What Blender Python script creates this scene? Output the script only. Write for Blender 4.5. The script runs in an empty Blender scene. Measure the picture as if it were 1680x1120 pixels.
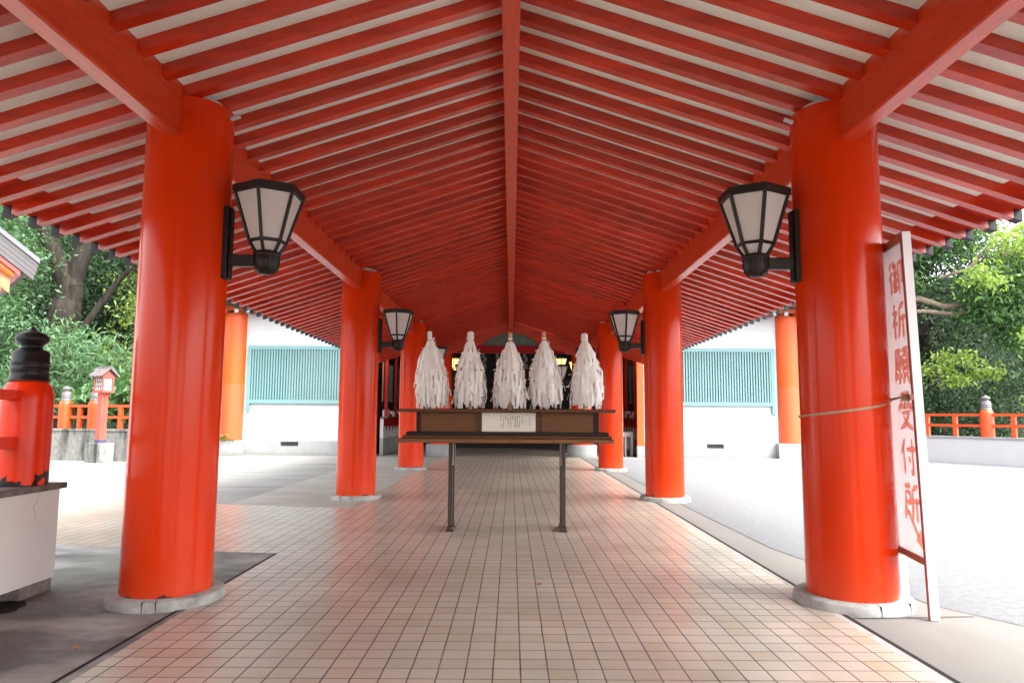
import bpy, math, random
import numpy as np
from mathutils import Vector, Matrix

S = bpy.context.scene
COL = S.collection
R = math.radians

# ------------------------------------------------------------------ camera
cam_d = bpy.data.cameras.new("Camera")
cam = bpy.data.objects.new("Camera", cam_d)
COL.objects.link(cam)
S.camera = cam
cam_d.sensor_width = 36.0
cam_d.lens = 24.93
cam_d.clip_start = 0.05
cam_d.clip_end = 2000
PITCH, ROLL, YAW = 0.105, 0.0058, 0.0003
fwd = Vector((math.sin(YAW)*math.cos(PITCH), math.cos(YAW)*math.cos(PITCH), math.sin(PITCH)))
rgt = Vector((math.cos(YAW), -math.sin(YAW), 0))
upv = rgt.cross(fwd)
r2 = rgt*math.cos(ROLL) + upv*math.sin(ROLL)
u2 = -rgt*math.sin(ROLL) + upv*math.cos(ROLL)
cam.matrix_world = Matrix(((r2.x, u2.x, -fwd.x, 0.0192), (r2.y, u2.y, -fwd.y, 0.0),
                           (r2.z, u2.z, -fwd.z, 1.4), (0, 0, 0, 1)))

# ------------------------------------------------------------------ sky, sun, exposure
SUN_EL, SUN_AZ = 52.0, 128.0          # azimuth clockwise from +Y
world = bpy.data.worlds.new("World")
S.world = world
world.use_nodes = True
wn = world.node_tree
bg = wn.nodes["Background"]
sky = wn.nodes.new("ShaderNodeTexSky")
sky.sky_type = 'NISHITA'
sky.sun_disc = False
sky.sun_elevation = R(SUN_EL)
sky.sun_rotation = R(SUN_AZ)
sky.air_density = 1.0
sky.dust_density = 4.0
sky.ozone_density = 1.0
hs = wn.nodes.new("ShaderNodeHueSaturation")
hs.inputs['Saturation'].default_value = 0.22
wn.links.new(sky.outputs[0], hs.inputs['Color'])
wn.links.new(hs.outputs[0], bg.inputs['Color'])
bg.inputs['Strength'].default_value = 0.15
sun_d = bpy.data.lights.new("Sun", 'SUN')
sun_d.energy = 0.6
sun_d.angle = R(40)
sun_d.color = (1.0, 0.96, 0.9)
sun = bpy.data.objects.new("Sun", sun_d)
COL.objects.link(sun)
sd = Vector((math.sin(R(SUN_AZ))*math.cos(R(SUN_EL)), math.cos(R(SUN_AZ))*math.cos(R(SUN_EL)), math.sin(R(SUN_EL))))
sun.rotation_euler = sd.to_track_quat('Z', 'Y').to_euler()
sun.location = (20, -20, 30)
S.view_settings.view_transform = 'Standard'
S.view_settings.look = 'None'
S.view_settings.exposure = 2.95
S.view_settings.gamma = 1.0
S.cycles.max_bounces = 12
S.cycles.diffuse_bounces = 6

# ------------------------------------------------------------------ materials
MATS = {}


def mat(name, col, rough=0.6, spec=0.5, var=0.0, vscale=3.0, stretch=(1, 1, 1), dark=None, bump=0.0, bscale=40.0,
        coat=0.0, extra=None, rvar=0.0):
    """Principled with world-position noise variation."""
    m = bpy.data.materials.new(name)
    m.use_nodes = True
    nt = m.node_tree
    b = nt.nodes["Principled BSDF"]
    b.inputs['Base Color'].default_value = (*col, 1)
    b.inputs['Roughness'].default_value = rough
    b.inputs['Specular IOR Level'].default_value = spec
    if coat:
        b.inputs['Coat Weight'].default_value = coat
        b.inputs['Coat Roughness'].default_value = 0.12
    out = None
    if var or bump or extra or rvar:
        geo = nt.nodes.new("ShaderNodeNewGeometry")
        mp = nt.nodes.new("ShaderNodeMapping")
        mp.inputs['Scale'].default_value = stretch
        nt.links.new(geo.outputs['Position'], mp.inputs['Vector'])
        if var:
            nz = nt.nodes.new("ShaderNodeTexNoise")
            nz.inputs['Scale'].default_value = vscale
            nz.inputs['Detail'].default_value = 8
            nz.inputs['Roughness'].default_value = 0.65
            nt.links.new(mp.outputs[0], nz.inputs['Vector'])
            rp = nt.nodes.new("ShaderNodeValToRGB")
            d = dark if dark else tuple(c*(1-var) for c in col)
            rp.color_ramp.elements[0].position = 0.32
            rp.color_ramp.elements[0].color = (*d, 1)
            rp.color_ramp.elements[1].position = 0.66
            rp.color_ramp.elements[1].color = (*col, 1)
            nt.links.new(nz.outputs['Fac'], rp.inputs[0])
            nt.links.new(rp.outputs[0], b.inputs['Base Color'])
            out = rp.outputs[0]
            if rvar:
                mr = nt.nodes.new("ShaderNodeMapRange")
                mr.inputs['To Min'].default_value = max(0.02, rough-rvar)
                mr.inputs['To Max'].default_value = rough+rvar
                nt.links.new(nz.outputs['Fac'], mr.inputs['Value'])
                nt.links.new(mr.outputs[0], b.inputs['Roughness'])
        if bump:
            nb = nt.nodes.new("ShaderNodeTexNoise")
            nb.inputs['Scale'].default_value = bscale
            nb.inputs['Detail'].default_value = 6
            nt.links.new(mp.outputs[0], nb.inputs['Vector'])
            bp = nt.nodes.new("ShaderNodeBump")
            bp.inputs['Strength'].default_value = bump
            bp.inputs['Distance'].default_value = 0.02
            nt.links.new(nb.outputs['Fac'], bp.inputs['Height'])
            nt.links.new(bp.outputs[0], b.inputs['Normal'])
        if extra:
            extra(nt, b, geo, out)
    MATS[name] = m
    return m


def mix_mask(nt, b, base, mask, col, rough=None):
    mx = nt.nodes.new("ShaderNodeMix")
    mx.data_type = 'RGBA'
    nt.links.new(mask, mx.inputs['Factor'])
    if base is None:
        mx.inputs[6].default_value = b.inputs['Base Color'].default_value
    else:
        nt.links.new(base, mx.inputs[6])
    mx.inputs[7].default_value = (*col, 1)
    nt.links.new(mx.outputs[2], b.inputs['Base Color'])
    return mx.outputs[2]


def math_node(nt, op, a, bb=None, c=None):
    n = nt.nodes.new("ShaderNodeMath")
    n.operation = op
    for i, v in enumerate((a, bb, c)):
        if v is None:
            continue
        if isinstance(v, (int, float)):
            n.inputs[i].default_value = v
        else:
            nt.links.new(v, n.inputs[i])
    return n.outputs[0]


def noise(nt, geo, scale, stretch=(1, 1, 1), detail=6, loc=(0, 0, 0)):
    mp = nt.nodes.new("ShaderNodeMapping")
    mp.inputs['Scale'].default_value = stretch
    mp.inputs['Location'].default_value = loc
    nt.links.new(geo.outputs['Position'], mp.inputs['Vector'])
    nz = nt.nodes.new("ShaderNodeTexNoise")
    nz.inputs['Scale'].default_value = scale
    nz.inputs['Detail'].default_value = detail
    nz.inputs['Roughness'].default_value = 0.6
    nt.links.new(mp.outputs[0], nz.inputs['Vector'])
    return nz.outputs['Fac']


def chipped_foot(nt, b, geo, out):
    """rust-dark chips in the paint just above the plinth"""
    sep = nt.nodes.new("ShaderNodeSeparateXYZ")
    nt.links.new(geo.outputs['Position'], sep.inputs[0])
    n = noise(nt, geo, 9.0)
    n2 = noise(nt, geo, 1.1, loc=(3.1, 0, 0))
    h = math_node(nt, 'MULTIPLY', math_node(nt, 'SUBTRACT', math_node(nt, 'ADD', n, math_node(nt, 'MULTIPLY', n2, 0.5)), 0.80), 0.30)
    m = math_node(nt, 'LESS_THAN', sep.outputs['Z'], math_node(nt, 'ADD', h, 0.083))
    o1 = mix_mask(nt, b, out, m, (0.03, 0.012, 0.01))
    # specks and scuffs in the lacquer
    n4 = noise(nt, geo, 55, detail=3)
    n5 = noise(nt, geo, 0.9, detail=3, loc=(7, 0, 2))
    sp_ = math_node(nt, 'GREATER_THAN', math_node(nt, 'ADD', n4, math_node(nt, 'MULTIPLY', n5, 0.35)), 0.905)
    o2 = mix_mask(nt, b, o1, sp_, (0.30, 0.03, 0.012))
    # dust settling low on the shaft
    mr = nt.nodes.new("ShaderNodeMapRange")
    nt.links.new(math_node(nt, 'ADD', sep.outputs['Z'], math_node(nt, 'MULTIPLY', n, 0.35)), mr.inputs['Value'])
    mr.inputs['From Min'].default_value = 0.15
    mr.inputs['From Max'].default_value = 0.55
    mr.inputs['To Min'].default_value = 0.16
    mr.inputs['To Max'].default_value = 0.0
    mix_mask(nt, b, o2, mr.outputs[0], (0.36, 0.16, 0.09))


mat('vermilion', (0.62, 0.033, 0.001), 0.19, 0.21, var=0.13, vscale=1.6, stretch=(1, 1, 0.35), bump=0.04, bscale=14, extra=chipped_foot, rvar=0.05)
def per_piece(nt, b, geo, out):
    oi = nt.nodes.new("ShaderNodeObjectInfo")
    sc = nt.nodes.new("ShaderNodeVectorMath")
    sc.operation = 'SCALE'
    nt.links.new(out, sc.inputs[0])
    nt.links.new(math_node(nt, 'ADD', math_node(nt, 'MULTIPLY', oi.outputs['Random'], 0.34), 0.83), sc.inputs['Scale'])
    nt.links.new(sc.outputs[0], b.inputs['Base Color'])


mat('rafter_red', (0.54, 0.028, 0.002), 0.27, 0.7, var=0.4, dark=(0.33, 0.016, 0.002), vscale=4, stretch=(0.35, 3, 3), bump=0.12, bscale=30, extra=lambda *a: per_piece(*a))
mat('beam_red', (0.58, 0.050, 0.010), 0.28, 0.7, var=0.28, vscale=5, stretch=(6, 0.6, 6), bump=0.15, bscale=12)
mat('orange_paint', (0.62, 0.085, 0.008), 0.4, 0.5, var=0.12, vscale=2)
mat('rail_orange', (0.62, 0.065, 0.009), 0.4, 0.5, var=0.18, vscale=4)


def rusty_post(nt, b, geo, out):
    sep = nt.nodes.new("ShaderNodeSeparateXYZ")
    nt.links.new(geo.outputs['Position'], sep.inputs[0])
    n = noise(nt, geo, 8.0)
    h = math_node(nt, 'MULTIPLY', math_node(nt, 'SUBTRACT', n, 0.42), 0.7)
    m = math_node(nt, 'LESS_THAN', sep.outputs['Z'], math_node(nt, 'ADD', h, 0.84))
    mix_mask(nt, b, out, m, (0.02, 0.012, 0.01))


mat('post_vermilion', (0.70, 0.032, 0.002), 0.28, 0.25, var=0.15, vscale=3, extra=rusty_post)
mat('soffit_white', (0.80, 0.80, 0.70), 0.7, 0.3, var=0.12, vscale=1.4)
mat('plaster_white', (0.48, 0.485, 0.49), 0.75, 0.3, var=0.10, vscale=1.1, stretch=(1.5, 1.5, 0.3))
mat('roof_copper', (0.10, 0.10, 0.11), 0.5, 0.5, var=0.2, vscale=3)
mat('cap_black', (0.012, 0.013, 0.015), 0.5, 0.25, var=0.2, vscale=8)
mat('lamp_black', (0.014, 0.008, 0.005), 0.42, 0.3, var=0.2, vscale=12, bump=0.05)
mat('bronze_black', (0.008, 0.008, 0.0085), 0.42, 0.3, var=0.3, vscale=9, bump=0.06)
mat('bronze_grey', (0.13, 0.125, 0.12), 0.5, 0.5, var=0.3, vscale=9)
mat('wood_dark', (0.10, 0.036, 0.012), 0.45, 0.3, var=0.5, vscale=5, stretch=(0.6, 5, 8), bump=0.12, bscale=20)
mat('wood_panel', (0.16, 0.063, 0.022), 0.5, 0.25, var=0.28, vscale=14, stretch=(1, 1, 3), bump=0.08)
mat('wood_black', (0.012, 0.006, 0.004), 0.45, 0.25, var=0.3, vscale=6, stretch=(0.6, 5, 8))
mat('leg_wood', (0.045, 0.024, 0.015), 0.45, 0.4, var=0.3, vscale=6)
mat('wood_edge', (0.20, 0.08, 0.026), 0.45, 0.3, var=0.45, vscale=4, stretch=(0.8, 5, 8))
mat('stick_wood', (0.55, 0.36, 0.18), 0.6, 0.4, var=0.25, vscale=8, stretch=(6, 6, 0.7))
mat('notice_paper', (0.72, 0.67, 0.58), 0.7, 0.2, var=0.05, vscale=4)
mat('ink', (0.03, 0.028, 0.03), 0.7, 0.2)
mat('ink_red', (0.62, 0.07, 0.05), 0.6, 0.2)
mat('sign_red', (0.96, 0.45, 0.35), 0.6, 0.3, var=0.2, vscale=6)
mat('sign_white', (0.80, 0.76, 0.76), 0.5, 0.4, var=0.04, vscale=3)
def glow_through(name, k):
    m = MATS[name]
    nt = m.node_tree
    b = nt.nodes['Principled BSDF']
    outn = nt.nodes['Material Output']
    tr = nt.nodes.new('ShaderNodeBsdfTranslucent')
    tr.inputs['Color'].default_value = b.inputs['Base Color'].default_value
    ms = nt.nodes.new('ShaderNodeMixShader')
    ms.inputs[0].default_value = k
    nt.links.new(b.outputs[0], ms.inputs[1])
    nt.links.new(tr.outputs[0], ms.inputs[2])
    nt.links.new(ms.outputs[0], outn.inputs['Surface'])


glow_through('sign_white', 0.5)      # thin acrylic sheet, daylight comes through
glow_through('sign_red', 0.6)
mat('sign_frame', (0.80, 0.78, 0.79), 0.5, 0.4, var=0.04, vscale=3)
mat('sign_trim', (0.30, 0.10, 0.09), 0.6, 0.3, var=0.3, vscale=6)
mat('sign_wood', (0.36, 0.17, 0.10), 0.6, 0.3, var=0.3, vscale=6)
mat('rope_tan', (0.50, 0.38, 0.26), 0.8, 0.2, var=0.3, vscale=60)
mat('teal_paint', (0.125, 0.235, 0.235), 0.5, 0.4, var=0.08, vscale=2)
mat('blind_pale', (0.22, 0.26, 0.29), 0.6, 0.4, var=0.75, vscale=1.2, stretch=(1, 1, 0.2))
mat('blind_teal', (0.07, 0.15, 0.155), 0.6, 0.4)
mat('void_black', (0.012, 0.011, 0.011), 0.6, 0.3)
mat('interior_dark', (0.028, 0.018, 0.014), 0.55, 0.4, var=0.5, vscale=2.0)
mat('counter_red', (0.26, 0.006, 0.006), 0.7, 0.2)
mat('cloth_white', (0.50, 0.49, 0.48), 0.8, 0.2)
mat('steel_bracket', (0.55, 0.54, 0.50), 0.4, 0.5)
mat('leaf_dry_red', (0.42, 0.05, 0.03), 0.6, 0.3)
mat('leaf_dry_brown', (0.45, 0.16, 0.07), 0.6, 0.3)
mat('dull_green', (0.10, 0.17, 0.14), 0.6, 0.3, var=0.3, vscale=3)
mat('amber', (0.24, 0.09, 0.015), 0.5, 0.4, var=0.3, vscale=8)


def lower_pale(nt, b, geo, out):
    sep = nt.nodes.new("ShaderNodeSeparateXYZ")
    nt.links.new(geo.outputs['Position'], sep.inputs[0])
    m = math_node(nt, 'LESS_THAN', sep.outputs['Z'], 2.47)
    mix_mask(nt, b, out, m, (0.56, 0.085, 0.025))


mat('hall_orange', (0.62, 0.075, 0.005), 0.4, 0.4, var=0.10, vscale=2, stretch=(1, 1, 0.3), extra=lower_pale)


def dirt_foot(nt, b, geo, out):
    sep = nt.nodes.new("ShaderNodeSeparateXYZ")
    nt.links.new(geo.outputs['Position'], sep.inputs[0])
    n = noise(nt, geo, 3.0)
    m = nt.nodes.new("ShaderNodeMapRange")
    nt.links.new(math_node(nt, 'ADD', sep.outputs['Z'], math_node(nt, 'MULTIPLY', n, 0.25)), m.inputs['Value'])
    m.inputs['From Min'].default_value = 0.10
    m.inputs['From Max'].default_value = 0.30
    m.inputs['To Min'].default_value = 0.75
    m.inputs['To Max'].default_value = 0.0
    mix_mask(nt, b, out, m.outputs[0], (0.16, 0.15, 0.13))


mat('plinth_stone', (0.43, 0.43, 0.41), 0.8, 0.3, var=0.45, vscale=5, bump=0.3, bscale=25, dark=(0.19, 0.185, 0.17))
mat('hall_plinth', (0.27, 0.28, 0.28), 0.8, 0.3, var=0.2, vscale=2.5, bump=0.2, extra=dirt_foot)


def wall_streaks(nt, b, geo, out):
    n = noise(nt, geo, 1.6, stretch=(1.6, 1.6, 0.3), loc=(5, 2, 0), detail=8)
    m = nt.nodes.new("ShaderNodeMapRange")
    nt.links.new(n, m.inputs['Value'])
    m.inputs['From Min'].default_value = 0.45
    m.inputs['From Max'].default_value = 0.62
    mix_mask(nt, b, out, m.outputs[0], (0.05, 0.053, 0.047))


mat('mossy_wall', (0.24, 0.24, 0.22), 0.85, 0.2, var=0.4, vscale=9, bump=0.3, bscale=12, extra=wall_streaks)
mat('white_render', (0.48, 0.48, 0.48), 0.8, 0.2, var=0.08, vscale=1.2)


def cracks(nt, b, geo, out):
    vo = nt.nodes.new("ShaderNodeTexVoronoi")
    vo.feature = 'DISTANCE_TO_EDGE'
    vo.inputs['Scale'].default_value = 2.1
    nz = nt.nodes.new("ShaderNodeTexNoise")
    nz.inputs['Scale'].default_value = 5
    nt.links.new(geo.outputs['Position'], nz.inputs['Vector'])
    ad = nt.nodes.new("ShaderNodeVectorMath")
    ad.operation = 'MULTIPLY_ADD'
    nt.links.new(nz.outputs['Color'], ad.inputs[0])
    ad.inputs[1].default_value = (0.22, 0.22, 0.22)
    nt.links.new(geo.outputs['Position'], ad.inputs[2])
    nt.links.new(ad.outputs[0], vo.inputs['Vector'])
    sep = nt.nodes.new("ShaderNodeSeparateXYZ")
    nt.links.new(geo.outputs['Position'], sep.inputs[0])
    hi = math_node(nt, 'GREATER_THAN', math_node(nt, 'ADD', sep.outputs['Z'], math_node(nt, 'MULTIPLY', nz.outputs['Fac'], 0.1)), 0.62)
    m = math_node(nt, 'MULTIPLY', math_node(nt, 'LESS_THAN', vo.outputs['Distance'], 0.0035), hi)
    mix_mask(nt, b, out, m, (0.10, 0.085, 0.075))


mat('block_plaster', (0.60, 0.60, 0.58), 0.8, 0.2, var=0.07, vscale=2.2, extra=cracks)
mat('cap_stone', (0.17, 0.16, 0.14), 0.85, 0.2, var=0.5, vscale=8, bump=0.3)
mat('wet_soil', (0.014, 0.012, 0.010), 0.8, 0.2, var=0.4, vscale=12, bump=0.3)
mat('base_concrete', (0.22, 0.20, 0.175), 0.85, 0.2, var=0.6, vscale=6, bump=0.3)
mat('joint_dark', (0.03, 0.028, 0.026), 0.9, 0.1)
mat('cement_margin', (0.50, 0.47, 0.43), 0.85, 0.2, var=0.5, vscale=7, stretch=(3, 1, 1), bump=0.2)


def ground_extra(nt, b, geo, out):
    n = noise(nt, geo, 0.9, stretch=(0.35, 1.5, 1), loc=(1, 4, 0), detail=9)
    m = nt.nodes.new("ShaderNodeMapRange")
    nt.links.new(n, m.inputs['Value'])
    m.inputs['From Min'].default_value = 0.50
    m.inputs['From Max'].default_value = 0.68
    m.inputs['To Max'].default_value = 0.55
    o = mix_mask(nt, b, out, m.outputs[0], (0.10, 0.10, 0.09))


mat('ground_concrete', (0.27, 0.27, 0.252), 0.8, 0.3, var=0.18, vscale=1.0, stretch=(0.6, 2, 1), bump=0.15, bscale=60, extra=ground_extra)
mat('asphalt_pale', (0.185, 0.192, 0.20), 0.9, 0.15, var=0.25, vscale=14, bump=0.5, bscale=120)
mat('apron_light', (0.20, 0.192, 0.176), 0.8, 0.3, var=0.12, vscale=1.3, stretch=(2, 0.7, 1), bump=0.08, bscale=50)  # paler than the left apron, strong light from the right put into the colour


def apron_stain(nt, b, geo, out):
    # pale worn streaks and moss over concrete darkened by damp and painted roof shade
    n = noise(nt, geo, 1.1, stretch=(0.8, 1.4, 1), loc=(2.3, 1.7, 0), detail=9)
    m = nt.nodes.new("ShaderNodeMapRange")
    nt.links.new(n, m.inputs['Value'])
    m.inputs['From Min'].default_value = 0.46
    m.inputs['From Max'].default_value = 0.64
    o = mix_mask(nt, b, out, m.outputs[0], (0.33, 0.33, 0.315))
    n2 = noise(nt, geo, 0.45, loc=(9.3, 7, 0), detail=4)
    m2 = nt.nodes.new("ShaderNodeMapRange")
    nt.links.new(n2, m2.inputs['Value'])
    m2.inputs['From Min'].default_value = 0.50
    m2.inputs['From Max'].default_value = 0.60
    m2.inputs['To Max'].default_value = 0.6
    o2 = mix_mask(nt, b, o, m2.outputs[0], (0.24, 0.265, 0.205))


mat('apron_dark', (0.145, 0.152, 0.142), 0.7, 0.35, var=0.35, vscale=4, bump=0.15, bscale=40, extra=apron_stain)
mat('apron_beige', (0.36, 0.355, 0.31), 0.8, 0.3, var=0.25, vscale=1.4, stretch=(0.6, 2, 1), bump=0.1, bscale=40)


def tile_mat(name, c1, c2, mortar):
    m = bpy.data.materials.new(name)
    m.use_nodes = True
    nt = m.node_tree
    b = nt.nodes["Principled BSDF"]
    geo = nt.nodes.new("ShaderNodeNewGeometry")
    mp = nt.nodes.new("ShaderNodeMapping")
    mp.inputs['Location'].default_value = (-0.080+0.1505*100, -3.935+0.157*100, 0)
    nt.links.new(geo.outputs['Position'], mp.inputs['Vector'])
    wob = nt.nodes.new("ShaderNodeTexNoise")
    wob.inputs['Scale'].default_value = 7
    nt.links.new(geo.outputs['Position'], wob.inputs['Vector'])
    ad = nt.nodes.new("ShaderNodeVectorMath")
    ad.operation = 'MULTIPLY_ADD'
    nt.links.new(wob.outputs['Color'], ad.inputs[0])
    ad.inputs[1].default_value = (0.006, 0.006, 0)
    nt.links.new(mp.outputs[0], ad.inputs[2])
    br = nt.nodes.new("ShaderNodeTexBrick")
    br.offset = 0.0
    br.squash = 1.0
    br.inputs['Scale'].default_value = 1
    br.inputs['Brick Width'].default_value = 0.1505
    br.inputs['Row Height'].default_value = 0.157
    br.inputs['Mortar Size'].default_value = 0.0048
    br.inputs['Mortar Smooth'].default_value = 0.3
    br.inputs['Bias'].default_value = 0.0
    br.inputs['Color1'].default_value = (0, 0, 0, 1)
    br.inputs['Color2'].default_value = (1, 1, 1, 1)
    br.inputs['Mortar'].default_value = (0.5, 0.5, 0.5, 1)
    nt.links.new(ad.outputs[0], br.inputs['Vector'])
    rp = nt.nodes.new("ShaderNodeValToRGB")
    e = rp.color_ramp.elements
    e[0].position = 0.0
    e[0].color = (*c1, 1)
    e[1].position = 1.0
    e[1].color = (*c2, 1)
    for pos, c in ((0.18, (c1[0]*0.97, c1[1]*0.90, c1[2]*0.80)), (0.42, (0.5*(c1[0]+c2[0]),)*1+(0.5*(c1[1]+c2[1]), 0.5*(c1[2]+c2[2]))),
                   (0.78, (c2[0]*1.02, c2[1]*0.96, c2[2]*0.92))):
        k = e.new(pos)
        k.color = (*c, 1)
    nt.links.new(br.outputs['Color'], rp.inputs[0])
    # broad soiling
    n = noise(nt, geo, 0.8, detail=8, loc=(3, 3, 0))
    mr = nt.nodes.new("ShaderNodeMapRange")
    nt.links.new(n, mr.inputs['Value'])
    mr.inputs['From Min'].default_value = 0.35
    mr.inputs['From Max'].default_value = 0.65
    mr.inputs['To Min'].default_value = 0.80
    mr.inputs['To Max'].default_value = 1.06
    n3 = noise(nt, geo, 45, detail=4)
    sp = math_node(nt, 'ADD', math_node(nt, 'MULTIPLY', n3, 0.22), 0.89)
    mul = nt.nodes.new("ShaderNodeVectorMath")
    mul.operation = 'SCALE'
    nt.links.new(rp.outputs[0], mul.inputs[0])
    nt.links.new(math_node(nt, 'MULTIPLY', mr.outputs[0], sp), mul.inputs['Scale'])
    mx = nt.nodes.new("ShaderNodeMix")
    mx.data_type = 'RGBA'
    nt.links.new(br.outputs['Fac'], mx.inputs['Factor'])
    nt.links.new(mul.outputs[0], mx.inputs[6])
    ng = noise(nt, geo, 2.3, detail=7, loc=(1, 8, 0))
    gr = nt.nodes.new("ShaderNodeValToRGB")
    gr.color_ramp.elements[0].position = 0.35
    gr.color_ramp.elements[0].color = (mortar[0]*0.45, mortar[1]*0.45, mortar[2]*0.45, 1)
    gr.color_ramp.elements[1].position = 0.65
    gr.color_ramp.elements[1].color = (mortar[0]*2.3, mortar[1]*2.3, mortar[2]*2.3, 1)
    nt.links.new(ng, gr.inputs[0])
    nt.links.new(gr.outputs[0], mx.inputs[7])
    nt.links.new(mx.outputs[2], b.inputs['Base Color'])
    rr = math_node(nt, 'ADD', math_node(nt, 'MULTIPLY', n, 0.10), 0.25)
    rr2 = math_node(nt, 'ADD', rr, math_node(nt, 'MULTIPLY', br.outputs['Fac'], 0.4))
    nt.links.new(rr2, b.inputs['Roughness'])
    bp = nt.nodes.new("ShaderNodeBump")
    bp.inputs['Strength'].default_value = 0.6
    bp.inputs['Distance'].default_value = 0.004
    nt.links.new(math_node(nt, 'SUBTRACT', math_node(nt, 'MULTIPLY', n3, 0.25), br.outputs['Fac']), bp.inputs['Height'])
    nt.links.new(bp.outputs[0], b.inputs['Normal'])
    MATS[name] = m


tile_mat('tiles_tan', (0.43, 0.395, 0.33), (0.47, 0.437, 0.375), (0.06, 0.054, 0.05))


def leaf_mat(name, c1, c2, trans=0.3):
    m = bpy.data.materials.new(name)
    m.use_nodes = True
    nt = m.node_tree
    b = nt.nodes["Principled BSDF"]
    outn = nt.nodes["Material Output"]
    geo = nt.nodes.new("ShaderNodeNewGeometry")
    rp = nt.nodes.new("ShaderNodeValToRGB")
    e = rp.color_ramp.elements
    e[0].position = 0.0
    e[0].color = (*c1, 1)
    e[1].position = 1.0
    e[1].color = (*c2, 1)
    nt.links.new(geo.outputs['Random Per Island'], rp.inputs[0])
    nt.links.new(rp.outputs[0], b.inputs['Base Color'])
    b.inputs['Roughness'].default_value = 0.5
    b.inputs['Specular IOR Level'].default_value = 0.25
    tr = nt.nodes.new("ShaderNodeBsdfTranslucent")
    sc = nt.nodes.new("ShaderNodeVectorMath")
    sc.operation = 'MULTIPLY'
    nt.links.new(rp.outputs[0], sc.inputs[0])
    sc.inputs[1].default_value = (1.5, 1.6, 0.6)
    nt.links.new(sc.outputs[0], tr.inputs['Color'])
    ms = nt.nodes.new("ShaderNodeMixShader")
    ms.inputs[0].default_value = trans
    nt.links.new(b.outputs[0], ms.inputs[1])
    nt.links.new(tr.outputs[0], ms.inputs[2])
    nt.links.new(ms.outputs[0], outn.inputs['Surface'])
    MATS[name] = m


leaf_mat('leaf_mid', (0.030, 0.085, 0.028), (0.095, 0.18, 0.065))
leaf_mat('leaf_cool', (0.034, 0.09, 0.042), (0.115, 0.20, 0.10))
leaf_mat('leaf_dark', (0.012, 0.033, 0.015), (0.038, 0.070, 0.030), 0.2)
leaf_mat('leaf_bright', (0.09, 0.16, 0.035), (0.20, 0.26, 0.07), 0.35)
leaf_mat('leaf_yellow', (0.13, 0.22, 0.06), (0.24, 0.30, 0.09), 0.4)
mat('bark', (0.036, 0.030, 0.023), 0.9, 0.2, var=0.8, vscale=4, stretch=(2.0, 2.0, 0.22), bump=1.0, bscale=9)
mat('bark_pale', (0.26, 0.21, 0.15), 0.9, 0.2, var=0.5, vscale=8, stretch=(1, 1, 1), bump=0.5, bscale=16)


def paper_shader():
    m = bpy.data.materials.new('paper_white')
    m.use_nodes = True
    nt = m.node_tree
    b = nt.nodes["Principled BSDF"]
    outn = nt.nodes["Material Output"]
    geo = nt.nodes.new("ShaderNodeNewGeometry")
    rp = nt.nodes.new("ShaderNodeValToRGB")
    rp.color_ramp.elements[0].color = (0.84, 0.83, 0.81, 1)
    rp.color_ramp.elements[1].color = (0.96, 0.955, 0.94, 1)
    nt.links.new(geo.outputs['Random Per Island'], rp.inputs[0])
    nt.links.new(rp.outputs[0], b.inputs['Base Color'])
    b.inputs['Roughness'].default_value = 0.75
    b.inputs['Specular IOR Level'].default_value = 0.2
    tr = nt.nodes.new("ShaderNodeBsdfTranslucent")
    tr.inputs['Color'].default_value = (0.92, 0.90, 0.87, 1)
    ms = nt.nodes.new("ShaderNodeMixShader")
    ms.inputs[0].default_value = 0.45
    nt.links.new(b.outputs[0], ms.inputs[1])
    nt.links.new(tr.outputs[0], ms.inputs[2])
    nt.links.new(ms.outputs[0], outn.inputs['Surface'])
    MATS['paper_white'] = m
    m2 = m.copy()
    m2.name = 'lamp_glass'
    nt2 = m2.node_tree
    for n in nt2.nodes:
        if n.type == 'VALTORGB':
            n.color_ramp.elements[0].color = (0.80, 0.74, 0.70, 1)
            n.color_ramp.elements[1].color = (0.84, 0.78, 0.74, 1)
        if n.type == 'BSDF_TRANSLUCENT':
            n.inputs['Color'].default_value = (0.8, 0.74, 0.69, 1)
        if n.type == 'BSDF_PRINCIPLED':
            n.inputs['Roughness'].default_value = 0.35
    MATS['lamp_glass'] = m2
    m3 = bpy.data.materials.new('lamp_lit')
    m3.use_nodes = True
    b3 = m3.node_tree.nodes["Principled BSDF"]
    b3.inputs['Base Color'].default_value = (0.8, 0.6, 0.3, 1)
    b3.inputs['Emission Color'].default_value = (1.0, 0.60, 0.16, 1)
    b3.inputs['Emission Strength'].default_value = 0.42
    MATS['lamp_lit'] = m3


paper_shader()


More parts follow.
